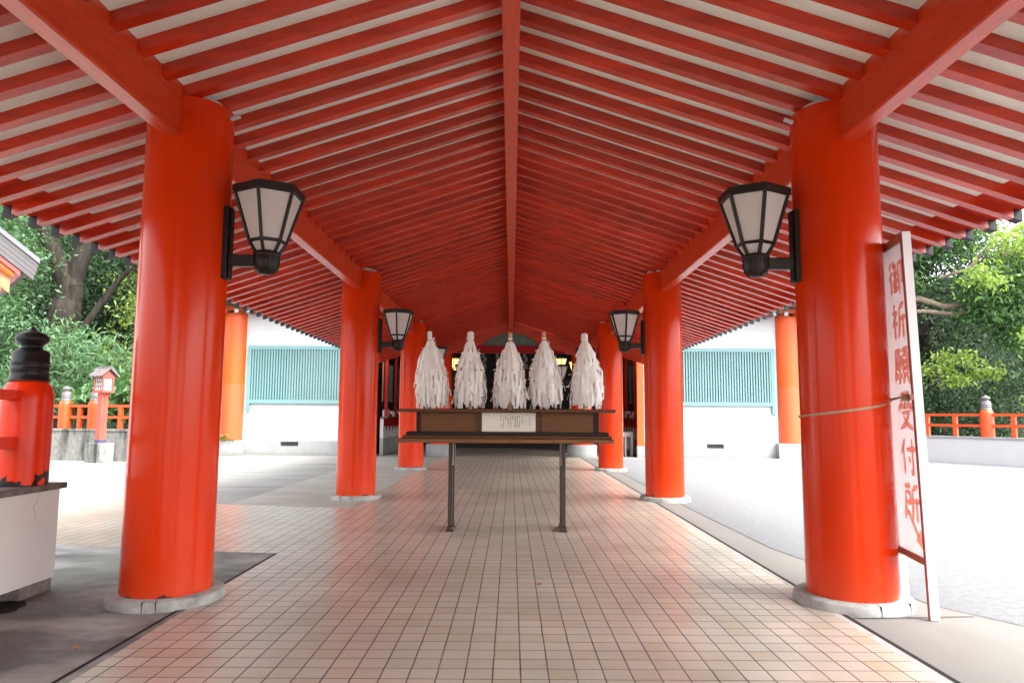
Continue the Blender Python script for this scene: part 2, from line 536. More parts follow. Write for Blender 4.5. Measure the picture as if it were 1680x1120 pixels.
# ------------------------------------------------------------------ mesh helpers
class MB:
    def __init__(s):
        s.v, s.f, s.mi, s.sm = [], [], [], []

    def add(s, vs, fs, mi=0, smooth=False):
        o = len(s.v)
        s.v += [tuple(v) for v in vs]
        for f in fs:
            s.f.append([o+i for i in f])
            s.mi.append(mi)
            s.sm.append(smooth)
        return s

    def box(s, x0, x1, y0, y1, z0, z1, mi=0, bev=0.0):
        if bev > 0:
            # chamfered box: 24 vertices
            b = bev
            pts = []
            for X, sx in ((x0, 1), (x1, -1)):
                for Y, sy in ((y0, 1), (y1, -1)):
                    for Z, sz in ((z0, 1), (z1, -1)):
                        pts.append((X, Y+sy*b, Z+sz*b))
                        pts.append((X+sx*b, Y, Z+sz*b))
                        pts.append((X+sx*b, Y+sy*b, Z))
            I = lambda a, c, d, k: (a*4+c*2+d)*3+k
            F = []
            for a in (0, 1):
                F.append([I(a, 0, 0, 0), I(a, 0, 1, 0), I(a, 1, 1, 0), I(a, 1, 0, 0)])
                F.append([I(0, a, 0, 1), I(0, a, 1, 1), I(1, a, 1, 1), I(1, a, 0, 1)])
                F.append([I(0, 0, a, 2), I(0, 1, a, 2), I(1, 1, a, 2), I(1, 0, a, 2)])
            for a in (0, 1):
                for c in (0, 1):
                    F.append([I(a, c, 0, 0), I(a, c, 1, 0), I(a, c, 1, 1), I(a, c, 0, 1)])
                    F.append([I(a, 0, c, 0), I(a, 1, c, 0), I(a, 1, c, 2), I(a, 0, c, 2)])
                    F.append([I(0, a, c, 1), I(1, a, c, 1), I(1, a, c, 2), I(0, a, c, 2)])
            for a in (0, 1):
                for c in (0, 1):
                    for d in (0, 1):
                        F.append([I(a, c, d, 0), I(a, c, d, 1), I(a, c, d, 2)])
            return s.add(pts, F, mi)
        vs = [(x0, y0, z0), (x1, y0, z0), (x1, y1, z0), (x0, y1, z0), (x0, y0, z1), (x1, y0, z1), (x1, y1, z1), (x0, y1, z1)]
        return s.add(vs, [(0, 3, 2, 1), (4, 5, 6, 7), (0, 1, 5, 4), (1, 2, 6, 5), (2, 3, 7, 6), (3, 0, 4, 7)], mi)

    def obox(s, c, ax, ay, az, mi=0):
        """oriented box: centre and three half-extent vectors"""
        c, ax, ay, az = Vector(c), Vector(ax), Vector(ay), Vector(az)
        vs = [c+sx*ax+sy*ay+sz*az for sz in (-1, 1) for sx, sy in ((-1, -1), (1, -1), (1, 1), (-1, 1))]
        return s.add(vs, [(0, 3, 2, 1), (4, 5, 6, 7), (0, 1, 5, 4), (1, 2, 6, 5), (2, 3, 7, 6), (3, 0, 4, 7)], mi)

    def lathe(s, cx, cy, prof, n=32, mi=0, smooth=True, rot=0.0, cap0=True, cap1=True):
        vs = []
        for (r, z) in prof:
            for k in range(n):
                a = rot+2*math.pi*k/n
                vs.append((cx+r*math.cos(a), cy+r*math.sin(a), z))
        fs = []
        for i in range(len(prof)-1):
            for k in range(n):
                fs.append((i*n+k, i*n+(k+1) % n, (i+1)*n+(k+1) % n, (i+1)*n+k))
        s.add(vs, fs, mi, smooth)
        if cap0:
            s.add(vs[:n], [list(range(n))[::-1]], mi)
        if cap1:
            s.add(vs[-n:], [list(range(n))], mi)
        return s

    def tube(s, pts, rad, n=8, mi=0, smooth=True, caps=True):
        P = [Vector(p) for p in pts]
        if not hasattr(rad, '__len__'):
            rad = [rad]*len(P)
        vs = []
        prev = None
        for i, p in enumerate(P):
            t = (P[min(i+1, len(P)-1)]-P[max(i-1, 0)]).normalized()
            if prev is None:
                a = t.orthogonal().normalized()
            else:
                a = (prev - t*prev.dot(t)).normalized()
            prev = a
            b = t.cross(a)
            for k in range(n):
                an = 2*math.pi*k/n
                vs.append(p+(a*math.cos(an)+b*math.sin(an))*rad[i])
        fs = []
        for i in range(len(P)-1):
            for k in range(n):
                fs.append((i*n+k, i*n+(k+1) % n, (i+1)*n+(k+1) % n, (i+1)*n+k))
        s.add(vs, fs, mi, smooth)
        if caps:
            s.add(vs[:n], [list(range(n))[::-1]], mi)
            s.add(vs[-n:], [list(range(n))], mi)
        return s

    def prism(s, poly, y0, y1, mi=0):
        """polygon in (x,z) extruded along y"""
        n = len(poly)
        vs = [(x, y0, z) for x, z in poly]+[(x, y1, z) for x, z in poly]
        fs = [list(range(n)), list(range(n, 2*n))[::-1]]+[(i, i+n, (i+1) % n+n, (i+1) % n) for i in range(n)]
        return s.add(vs, fs, mi)

    def build(s, name, mats, parent=None, origin=(0, 0, 0)):
        me = bpy.data.meshes.new(name)
        ox, oy, oz = origin
        me.from_pydata([(x-ox, y-oy, z-oz) for x, y, z in s.v], [], s.f)
        for m in ([mats] if isinstance(mats, str) else mats):
            me.materials.append(MATS[m])
        me.polygons.foreach_set('material_index', s.mi)
        me.polygons.foreach_set('use_smooth', s.sm)
        me.update()
        o = bpy.data.objects.new(name, me)
        COL.objects.link(o)
        o.location = origin
        if parent is not None:
            attach(o, parent)
        return o


def attach(o, parent):
    """parent keeping o's current world placement (parents carry translation / z-rotation only)"""
    o.parent = parent
    o.matrix_parent_inverse = world_of(parent).inverted()


def world_of(o):
    m = Matrix.LocRotScale(o.location, o.rotation_euler, o.scale)
    if o.parent is not None:
        m = world_of(o.parent) @ o.matrix_parent_inverse @ m
    return m


def tag(o, label=None, cat=None, group=None, kind=None):
    if label:
        o['label'] = label
    if cat:
        o['category'] = cat
    if group:
        o['group'] = group
    if kind:
        o['kind'] = kind
    return o


def thing(name, loc, label, cat, group=None):
    o = bpy.data.objects.new(name, None)
    COL.objects.link(o)
    o.location = loc
    o.empty_display_size = 0.2
    return tag(o, label, cat, group)


def copy_tree(o, parent=None):
    c = o.copy()
    COL.objects.link(c)
    if parent is not None:
        c.parent = parent
    for ch in list(o.children):
        copy_tree(ch, c)
    return c


# ------------------------------------------------------------------ brush lettering
GLYPH = {
    'go': [[(.22, .95), (.08, .75)], [(.25, .70), (.05, .45)], [(.17, .52), (.17, .05)], [(.42, .97), (.33, .78)], [(.35, .80), (.62, .80)],
           [(.30, .60), (.65, .60)], [(.48, .80), (.48, .15)], [(.48, .40), (.62, .40)], [(.36, .45), (.36, .15)], [(.30, .11), (.65, .19)],
           [(.70, .85), (.92, .87), (.92, .36), (.84, .30)], [(.70, .88), (.70, .0)]],
    'ki': [[(.2, .98), (.28, .88)], [(.08, .75), (.38, .77), (.05, .35)], [(.22, .55), (.22, .0)], [(.30, .50), (.40, .40)],
           [(.90, .97), (.60, .85)], [(.58, .88), (.56, .4), (.43, .03)], [(.58, .55), (.97, .59)], [(.78, .57), (.78, .0)]],
    'gan': [[(.05, .9), (.48, .92)], [(.10, .9), (.08, .4), (.0, .03)], [(.28, .9), (.24, .76)], [(.18, .75), (.18, .42)], [(.18, .74), (.44, .74), (.44, .42)],
            [(.18, .58), (.44, .58)], [(.18, .43), (.44, .43)], [(.31, .42), (.31, .05), (.25, .1)], [(.2, .32), (.12, .12)], [(.4, .32), (.48, .15)],
            [(.52, .92), (.98, .94)], [(.76, .92), (.70, .80)], [(.58, .79), (.58, .25)], [(.58, .78), (.92, .78), (.92, .25)], [(.58, .6), (.92, .6)],
            [(.58, .43), (.92, .43)], [(.58, .26), (.92, .26)], [(.68, .22), (.52, .02)], [(.82, .22), (1.0, .0)]],
    'ju': [[(.82, .98), (.2, .9)], [(.2, .8), (.28, .68)], [(.48, .83), (.51, .70)], [(.8, .86), (.68, .68)], [(.06, .47), (.1, .62), (.94, .63), (.84, .48)],
           [(.25, .45), (.75, .46), (.5, .16), (.08, .0)], [(.35, .38), (.55, .16), (.98, .0)]],
    'tsuke': [[(.32, .97), (.03, .55)], [(.2, .72), (.2, .0)], [(.4, .68), (1.0, .71)], [(.76, .97), (.76, .05), (.60, .13)], [(.5, .5), (.61, .34)]],
    'sho': [[(.06, .92), (.47, .94)], [(.12, .76), (.42, .76), (.42, .5), (.12, .5)], [(.12, .77), (.1, .35), (.0, .0)],
            [(.94, .97), (.6, .85)], [(.58, .88), (.57, .4), (.47, .0)], [(.58, .55), (1.0, .58)], [(.8, .56), (.8, .0)]],
}


def stroke_poly(mb, pts, w, place, mi=0, brush=True):
    """one brush stroke as a ribbon: place(u,v)->3D point"""
    P = [Vector(p) for p in pts]
    # resample
    Q = []
    for a, b in zip(P[:-1], P[1:]):
        for k in range(5):
            Q.append(a.lerp(b, k/5))
    Q.append(P[-1])
    n = len(Q)
    vs = []
    for i, q in enumerate(Q):
        t = (Q[min(i+1, n-1)]-Q[max(i-1, 0)])
        t.normalize()
        nrm = Vector((-t.y, t.x))
        k = i/(n-1)
        ww = w*(0.62+0.55*math.sin(math.pi*min(1, 0.25+0.75*(1-k)))) if brush else w
        if brush and k > 0.8:
            ww *= 1-(k-0.8)*3.2
        vs += [place(*(q+nrm*ww*0.5)), place(*(q-nrm*ww*0.5))]
    mb.add(vs, [(2*i, 2*i+1, 2*i+3, 2*i+2) for i in range(n-1)], mi)


# ================================================================== SETTING: ground
def sheet(name, poly, z, m, kind='structure'):
    mb = MB().add([(x, y, z) for x, y in poly], [list(range(len(poly)))])
    o = mb.build(name, m)
    return tag(o, kind=kind)


sheet('ground', [(-400, -400), (400, -400), (400, 600), (-400, 600)], 0.0, 'ground_concrete')
sheet('courtyard', [(3.05, -30), (60, -30), (60, 24.0), (2.75, 24.0), (2.75, 11), (2.80, 7.8), (3.18, 5.47), (3.7, 4.6), (4.6, 3.2), (5.2, 0)][::1], 0.004, 'asphalt_pale')
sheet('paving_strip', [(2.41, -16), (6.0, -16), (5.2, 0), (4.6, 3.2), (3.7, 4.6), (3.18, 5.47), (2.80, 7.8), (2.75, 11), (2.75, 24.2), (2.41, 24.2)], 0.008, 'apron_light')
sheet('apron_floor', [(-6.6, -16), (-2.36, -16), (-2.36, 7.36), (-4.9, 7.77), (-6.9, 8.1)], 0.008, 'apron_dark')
sheet('concrete_floor', [(-2.36, 10.88), (-2.36, 24.2), (-4.4, 24.2), (-4.4, 11.2)], 0.008, 'apron_beige')
sheet('tile_crossing', [(-2.335, 7.355), (-2.335, 10.87), (-7.4, 11.85), (-14, 13.1), (-14, 9.3), (-4.8, 7.75)], 0.009, 'tiles_tan')
sheet('tile_path', [(-2.32, -16), (2.26, -16), (2.30, 3.0), (2.33, 6.0), (2.36, 34.0), (-2.36, 34.0), (-2.36, 6.4), (-2.30, 5.2), (-2.27, 3.8)], 0.013, 'tiles_tan')
sheet('cement_edge', [(2.20, -16), (2.372, -16), (2.372, 24.2), (2.2, 24.2)], 0.0125, 'cement_margin')
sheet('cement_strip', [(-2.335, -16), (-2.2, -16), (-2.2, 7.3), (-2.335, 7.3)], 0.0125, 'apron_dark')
sheet('joint_line', [(2.373, -16), (2.409, -16), (2.409, 24.2), (2.373, 24.2)], 0.0135, 'joint_dark')
sheet('joint_seam', [(-2.362, -16), (-2.336, -16), (-2.336, 7.35), (-2.362, 7.35)], 0.0135, 'joint_dark')
sheet('joint_cut', [(2.41, 5.11), (3.30, 5.18), (3.30, 5.19), (2.41, 5.125)], 0.0145, 'joint_dark')
for a, b in (((3.18, 5.47), (2.80, 7.8)), ((2.80, 7.8), (2.75, 11)), ((3.7, 4.6), (3.18, 5.47)), ((2.75, 11), (2.75, 24))):
    sheet('joint_edge', [a, b, (b[0]+0.014, b[1]), (a[0]+0.014, a[1])], 0.0125, 'joint_dark')

mat('hill_green', (0.010, 0.019, 0.008), 0.9, 0.1, var=0.8, vscale=0.9, bump=1.0, bscale=1.5)
hm = MB()
gx = [-90+3*i for i in range(61)]
hy = [36+2.4*j for j in range(26)]
rh = random.Random(2)
hv = []
for j, y in enumerate(hy):
    for x in gx:
        k = min(1, j/9)
        h = (15+4*math.sin(x*0.13)+3*math.sin(x*0.31+1))*(k*k*(3-2*k))
        hv.append((x+rh.uniform(-.8, .8), y+rh.uniform(-.7, .7)+2.5*math.sin(x*0.2), h+(rh.uniform(-.8, .8) if j else -0.5)))
W_ = len(gx)
hm.add(hv, [(j*W_+i, j*W_+i+1, (j+1)*W_+i+1, (j+1)*W_+i) for j in range(len(hy)-1) for i in range(W_-1)], 0, True)
tag(hm.build('hillside', 'hill_green'), kind='structure')

# ================================================================== COVERED WALKWAY
AX, RAD, PZ = 2.612, 0.325, 0.083
YC = [-7.63, -1.03, 5.573, 12.176, 18.736]
EX, EZ, SL = 4.6, 3.17, 0.328
Y_END, Y_START = 24.55, -11.0
walk = thing('covered_walkway', (0, 0, 0), 'long vermilion open walkway with gabled raftered ceiling on round columns', 'covered walkway')


def zr(x):
    return EZ+SL*(EX-abs(x))


# columns
rng = random.Random(4)
for y in YC:
    for sx in (-1, 1):
        cx = sx*(2.6008 if sx < 0 else 2.6237)
        mb = MB()
        prof = [(RAD, PZ), (RAD, 0.5), (RAD, 1.5), (RAD, 2.5), (RAD, 3.3), (RAD, 3.85), (RAD-0.004, 3.858)]
        mb.lathe(0, 0, prof, 96)
        c = mb.build('column', 'vermilion')
        c.location = (cx, y, 0)
        attach(c, walk)
        pm = MB()
        pr = 0.4203
        pm.lathe(0, 0, [(pr+0.004, 0.0), (pr+0.004, 0.03), (pr, 0.06), (pr-0.006, 0.072), (pr-0.018, 0.081), (RAD-0.05, 0.083)], 96)
        # radial cuts between the stone's two halves
        for a in (rng.uniform(-2.2, -1.0), rng.uniform(0.8, 2.4), -0.9 if sx > 0 else -1.5):
            d = Vector((math.cos(a), math.sin(a), 0))
            t = Vector((-d.y, d.x, 0))
            pm.obox(d*(pr-0.03)+Vector((0, 0, 0.0405)), d*0.0352, t*0.002, Vector((0, 0, 0.0425)), 1)
        p = pm.build('plinth', ['plinth_stone', 'joint_dark'])
        p.location = (cx, y, 0)
        attach(p, c)
        w = MB().lathe(0, 0, [(0.25, 3.855), (0.255, 3.87), (0.255, 3.895), (0.25, 3.91)], 48).build('capital_pad', 'plaster_white')
        w.location = (cx, y, 0)
        attach(w, c)

# purlins bay by bay, butting the columns
PW = 0.07
for sx in (-1, 1):
    edges = [Y_START]+YC+[Y_END]
    for i in range(len(edges)-1):
        y0 = edges[i]+(0.22 if i > 0 else 0)
        y1 = edges[i+1]-(0.22 if i < len(edges)-2 else 0)
        mb = MB()
        x0 = sx*(2.612-PW)
        x1 = sx*(2.612+PW)
        poly = [(x0, 3.53), (x1, 3.53), (x1, zr(x1)+0.10), (x0, zr(x0)+0.10)]
        c = 0.012
        poly = [(x0+sx*c, 3.53), (x1-sx*c, 3.53), (x1, 3.53+c), (x1, zr(x1)+0.10), (x0, zr(x0)+0.10), (x0, 3.53+c)]
        if sx < 0:
            poly = poly[::-1]
        mb.prism(poly, y0, y1)
        o = mb.build('purlin', 'beam_red', walk)

# ridge beam
mb = MB()
mb.prism([(-0.062, 4.40), (0.062, 4.40), (0.069, 4.407), (0.069, 4.80), (-0.069, 4.80), (-0.069, 4.407)], Y_START, Y_END)
mb.build('ridge_beam', 'beam_red', walk)

# rafters
RW, RH, PITCHY, PH = 0.092, 0.096, 0.338, 6.281


def rafter_geo(mb, sx, y, x0=0.066, x1=EX-0.075, mi=0):
    zb0, zb1 = zr(x0), zr(x1)
    vs = []
    for yy in (y, y+RW):
        vs += [(sx*x0, yy, zb0), (sx*x1, yy, zb1), (sx*x1, yy, zb1+RH), (sx*x0, yy, zb0+RH)]
    fs = [(0, 1, 2, 3), (7, 6, 5, 4), (0, 4, 5, 1), (1, 5, 6, 2), (2, 6, 7, 3), (3, 7, 4, 0)]
    if sx < 0:
        fs = [f[::-1] for f in fs]
    mb.add(vs, fs, mi)


def cap_geo(mb, sx, y, mi=0):
    rafter_geo(mb, sx, y, EX-0.075, EX, mi)
    # flare: slightly larger sleeve
    x0, x1 = EX-0.070, EX+0.002
    e = 0.003
    vs = []
    for yy in (y-e, y+RW+e):
        vs += [(sx*x0, yy, zr(x0)-e), (sx*x1, yy, zr(x1)-e), (sx*x1, yy, zr(x1)+RH-0.001), (sx*x0, yy, zr(x0)+RH-0.001)]
    fs = [(0, 1, 2, 3), (7, 6, 5, 4), (0, 4, 5, 1), (1, 5, 6, 2), (2, 6, 7, 3), (3, 7, 4, 0)]
    if sx < 0:
        fs = [f[::-1] for f in fs]
    mb.add(vs, fs, mi)


k0 = -5           # first of the hundred largest in view, y = PH - 5*pitch = 4.59
for sx in (-1, 1):
    ph = PH if sx < 0 else PH-0.068
    a = MB()
    rafter_geo(a, sx, 0)
    b = MB()
    cap_geo(b, sx, 0)
    first = a.build('rafter', 'rafter_red')
    fcap = b.build('end_cap', 'cap_black')
    rest, restcap = MB(), MB()
    k = -80
    while True:
        y = ph+k*PITCHY
        if y+RW > Y_END-0.02:
            break
        if y > Y_START+0.02:
            if k0 <= k < k0+50:
                if first.parent is None:
                    o, c = first, fcap
                else:
                    o, c = first.copy(), fcap.copy()
                    o.parent = None
                    c.parent = None
                    COL.objects.link(o)
                    COL.objects.link(c)
                jy = y+rng.uniform(-0.006, 0.006)
                o.location = (0, jy, 0)
                c.location = (0, jy, 0)
                attach(o, walk)
                attach(c, o)
            else:
                rafter_geo(rest, sx, y, x1=EX-0.075)
                cap_geo(rest, sx, y, 1)
        k += 1
    r = rest.build('rafter', ['rafter_red', 'cap_black'], walk)
    tag(r, kind='stuff')
    # soffit boards
    def slab(name, xa, xb, dz, th, m):
        vs = []
        for yy in (Y_START, Y_END):
            vs += [(sx*xa, yy, zr(xa)+dz), (sx*xb, yy, zr(xb)+dz), (sx*xb, yy, zr(xb)+dz+th), (sx*xa, yy, zr(xa)+dz+th)]
        fs = [(0, 1, 2, 3), (7, 6, 5, 4), (0, 4, 5, 1), (1, 5, 6, 2), (2, 6, 7, 3), (3, 7, 4, 0)]
        if sx < 0:
            fs = [f[::-1] for f in fs]
        return MB().add(vs, fs).build(name, m, walk)
    slab('soffit', 0.072, 4.23, RH-0.004, 0.03, 'soffit_white')
    slab('eave_board', 4.20, EX-0.02, RH-0.010, 0.02, 'rafter_red')
    slab('roof', 0.0, EX-0.05, RH+0.035, 0.13, 'roof_copper')
mb = MB().tube([(0, Y_START, zr(0)+0.26), (0, Y_END, zr(0)+0.26)], 0.13, 12)
mb.build('ridge_cap', 'roof_copper', walk)
# small pipe clips at the column heads
for sx, cx in ((-1, -2.6008), (1, 2.6237)):
    x = cx-sx*0.34
    MB().tube([(x, 5.52, 3.775), (x-sx*0.07, 5.52, 3.80)], 0.018, 10).build('conduit_clip', 'plaster_white', walk)


# ================================================================== WALL LANTERNS
def build_lantern(label, lit=False, hanging=False):
    """origin on the column face at z=0, the lantern projecting along +X"""
    t = thing('wall_lantern' if not hanging else 'hanging_lantern', (0, 0, 0), label, 'lantern', None)
    cx = 0.345
    rings = [(0.262, 3.155), (0.143, 2.775), (0.088, 2.685)]

    def hexpt(r, k, z):
        a = R(30+60*k)
        return Vector((cx+r*math.cos(a), r*math.sin(a), z))
    # frame: bars along edges
    f = MB()
    bw = 0.0155
    for k in range(6):
        for (ra, za), (rb, zb) in zip(rings[:-1], rings[1:]):
            f.tube([hexpt(ra, k, za), hexpt(rb, k, zb)], bw, 6, smooth=False)
        for (ra, za) in rings:
            f.tube([hexpt(ra, k, za), hexpt(ra, k+1, za)], bw*0.9, 6, smooth=False)
    # roof rim: hexagonal band and shallow lid
    prof = [(0.268, 3.150), (0.285, 3.152), (0.287, 3.200), (0.27, 3.212), (0.08, 3.235)]
    f.lathe(cx, 0, prof, 6, smooth=False, rot=R(30), cap0=False)
    f.lathe(cx, 0, [(0.272, 3.196), (0.268, 3.150)], 6, smooth=False, rot=R(30), cap0=False, cap1=False)
    fr = f.build('frame', 'lamp_black', t)
    g = MB()
    for (ra, za), (rb, zb) in zip(rings[:-1], rings[1:]):
        for k in range(6):
            q = [hexpt(ra-0.006, k, za), hexpt(rb-0.006, k, zb), hexpt(rb-0.006, k+1, zb), hexpt(ra-0.006, k+1, za)]
            g.add(q, [(0, 1, 2, 3)])
    g.add([hexpt(0.255, k, 3.18) for k in range(6)], [list(range(6))])
    g.build('shade', 'lamp_lit' if lit else 'lamp_glass', t)
    c = MB()
    c.lathe(cx, 0, [(0.096, 2.69), (0.108, 2.685), (0.108, 2.655), (0.098, 2.65), (0.098, 2.59), (0.085, 2.545), (0.055, 2.518), (0.02, 2.51)], 24)
    for k in range(6):
        a = R(60*k)
        c.tube([(cx+0.10*math.cos(a), 0.10*math.sin(a), 2.65), (cx+0.10*math.cos(a), 0.10*math.sin(a), 2.59),
                (cx+0.086*math.cos(a), 0.086*math.sin(a), 2.545), (cx+0.05*math.cos(a), 0.05*math.sin(a), 2.515)], 0.007, 6)
    c.build('cup', 'lamp_black', t)
    if hanging:
        m = MB().tube([(cx, 0, 3.22), (cx, 0, 4.55)], 0.012, 6)
        m.build('hanger', 'lamp_black', t)
    else:
        a = MB()
        a.box(0.045, cx-0.09, -0.034, 0.034, 2.575, 2.668, bev=0.006)
        a.build('arm', 'lamp_black', t)
        p = MB()
        p.box(0.0, 0.045, -0.062, 0.062, 2.47, 3.06, bev=0.006)
        p.box(0.045, 0.062, -0.03, 0.03, 2.475, 3.05, bev=0.004)
        p.build('back_plate', 'lamp_black', t)
    return t


GL = 'wall lanterns on the inner faces of the columns'
L0 = build_lantern('black hexagonal wall lantern on the left front column')
L0['group'] = GL
L0.location = (-2.6008+RAD-0.012, 5.573, 0)


def put_lantern(x, y, rz, label, src=None):
    o = copy_tree(src or L0)
    o.location = (x, y, 0)
    o.rotation_euler = (0, 0, rz)
    o['label'] = label
    return o


put_lantern(2.6237-RAD+0.012, 5.573, math.pi, 'black hexagonal wall lantern on the right front column beside the leaning sign')
put_lantern(-2.6008+RAD-0.012, YC[3], 0, 'smaller-looking wall lantern on the left second column, left of the paper wands')
put_lantern(2.6237-RAD+0.012, YC[3], math.pi, 'smaller-looking wall lantern on the right second column, right of the paper wands')
put_lantern(-2.6008+RAD-0.012, YC[4], 0, 'distant wall lantern on the left third column, behind the leftmost paper wand')
put_lantern(2.6237-RAD+0.012, YC[4], math.pi, 'distant wall lantern on the right third column, beside the rightmost paper wand')
put_lantern(-2.44+0.36, 25.0, 0, 'unlit lantern far back on the hall column, left of the second paper wand')
put_lantern(2.47-0.36, 25.0, math.pi, 'unlit lantern far back on the hall column, between the two right paper wands')
H0 = build_lantern('glowing yellow lantern inside the dark hall, between the two left paper wands', lit=True, hanging=True)
H0['group'] = 'lit lanterns hanging in the hall'
H0.location = (-2.27-0.345, 28.0, 0.50)
put_lantern(1.97-0.345, 28.0, 0, 'glowing yellow lantern inside the hall, right next to the fourth paper wand', H0).location.z = 0.52
put_lantern(2.75-0.345, 31.0, 0, 'small glowing lantern deepest inside the hall, left of the rightmost paper wand', H0).location.z = 0.62

# ================================================================== DESK WITH BOX, NOTICE
desk = thing('writing_desk', (-0.05, 8.8, 0), 'dark brown wooden stand on two leg pairs with a long box and paper notice', 'wooden stand')
# slight tilt of the photo's stand: left end a little higher
TL = -0.004


def dz(x):
    return TL*x


mb = MB()
mb.box(-1.345, 1.245, 8.46, 9.18, 1.085, 1.130, bev=0.004)
mb.build('desk_top', 'wood_edge', desk)
mb = MB()
mb.box(-1.285, 1.225, 8.56, 9.14, 1.131, 1.168, bev=0.004)
mb.box(-1.252, 1.198, 8.63, 9.10, 1.169, 1.208, bev=0.004, mi=1)
mb.build('step_rail', ['wood_dark', 'wood_black'], desk)
mb = MB()
mb.box(-1.36, 1.29, 8.66, 9.22, 1.448, 1.486, bev=0.004)
mb.build('shelf', 'wood_dark', desk)
mb = MB()
mb.box(-1.145, 1.09, 8.80, 9.10, 1.2085, 1.4475)                     # carcass
mb.box(-1.15, -1.10, 8.782, 8.80, 1.2085, 1.4475, 1)
mb.box(1.045, 1.095, 8.782, 8.80, 1.2085, 1.4475, 1)
mb.box(-0.405, -0.345, 8.782, 8.80, 1.2085, 1.4475, 2)
mb.box(0.325, 0.385, 8.782, 8.80, 1.2085, 1.4475, 2)
mb.box(0.395, 0.425, 8.790, 8.80, 1.22, 1.44, 3)
mb.build('front_panel', ['wood_panel', 'wood_black', 'wood_dark', 'wood_edge'], desk)
nb = MB()
nb.box(-0.343, 0.318, 8.786, 8.792, 1.212, 1.445)
notice = nb.build('notice', 'notice_paper', desk)
lb = MB()
rr = random.Random(11)
keys = list(GLYPH)
cols = [(0.245, 1.385, 6), (0.195, 1.34, 3), (0.155, 1.365, 5), (0.118, 1.395, 8), (0.092, 1.40, 8), (0.066, 1.40, 8), (0.036, 1.40, 3), (0.010, 1.395, 8),
        (-0.022, 1.40, 8), (-0.050, 1.40, 4), (-0.078, 1.40, 9), (-0.108, 1.40, 8)]
for (cxx, zt, n) in cols:
    for i in range(n):
        if rr.random() < 0.1:
            continue
        z = zt-i*0.0175
        sz = 0.0135
        for st in GLYPH[rr.choice(keys)]:
            stroke_poly(lb, st, 0.13, lambda u, v, cxx=cxx, z=z, sz=sz: (cxx+(u-0.5)*sz, 8.7845, z+(v-0.5)*sz), brush=False)
let = lb.build('lettering', 'ink', notice)
for xs in (-0.72, 0.66):
    for yy in (8.80, 9.10):
        mb = MB()
        mb.box(xs-0.026, xs+0.026, yy-0.026, yy+0.026, 0.075, 1.084, bev=0.004)
        mb.build('leg', 'leg_wood', desk)
    mb = MB()
    mb.box(xs-0.034, xs+0.034, 8.74, 9.16, 0.03, 0.074, bev=0.008)
    mb.box(xs-0.042, xs+0.042, 8.74, 8.82, 0.013, 0.03)
    mb.box(xs-0.042, xs+0.042, 9.08, 9.16, 0.013, 0.03)
    mb.build('foot', 'leg_wood', desk)
    # L-brackets
    mb = MB()
    s = 1 if xs < 0 else -1
    mb.box(xs+s*0.027, xs+s*0.032, 8.785, 8.815, 0.80, 1.083)
    mb.obox((xs+s*0.12, 8.80, 1.079), (0.10, 0, 0), (0, 0.015, 0), (0, 0, 0.003))
    mb.obox((xs-s*0.10, 8.80, 1.079), (0.07, 0, 0), (0, 0.015, 0), (0, 0, 0.003))
    mb.build('bracket', 'steel_bracket', desk)


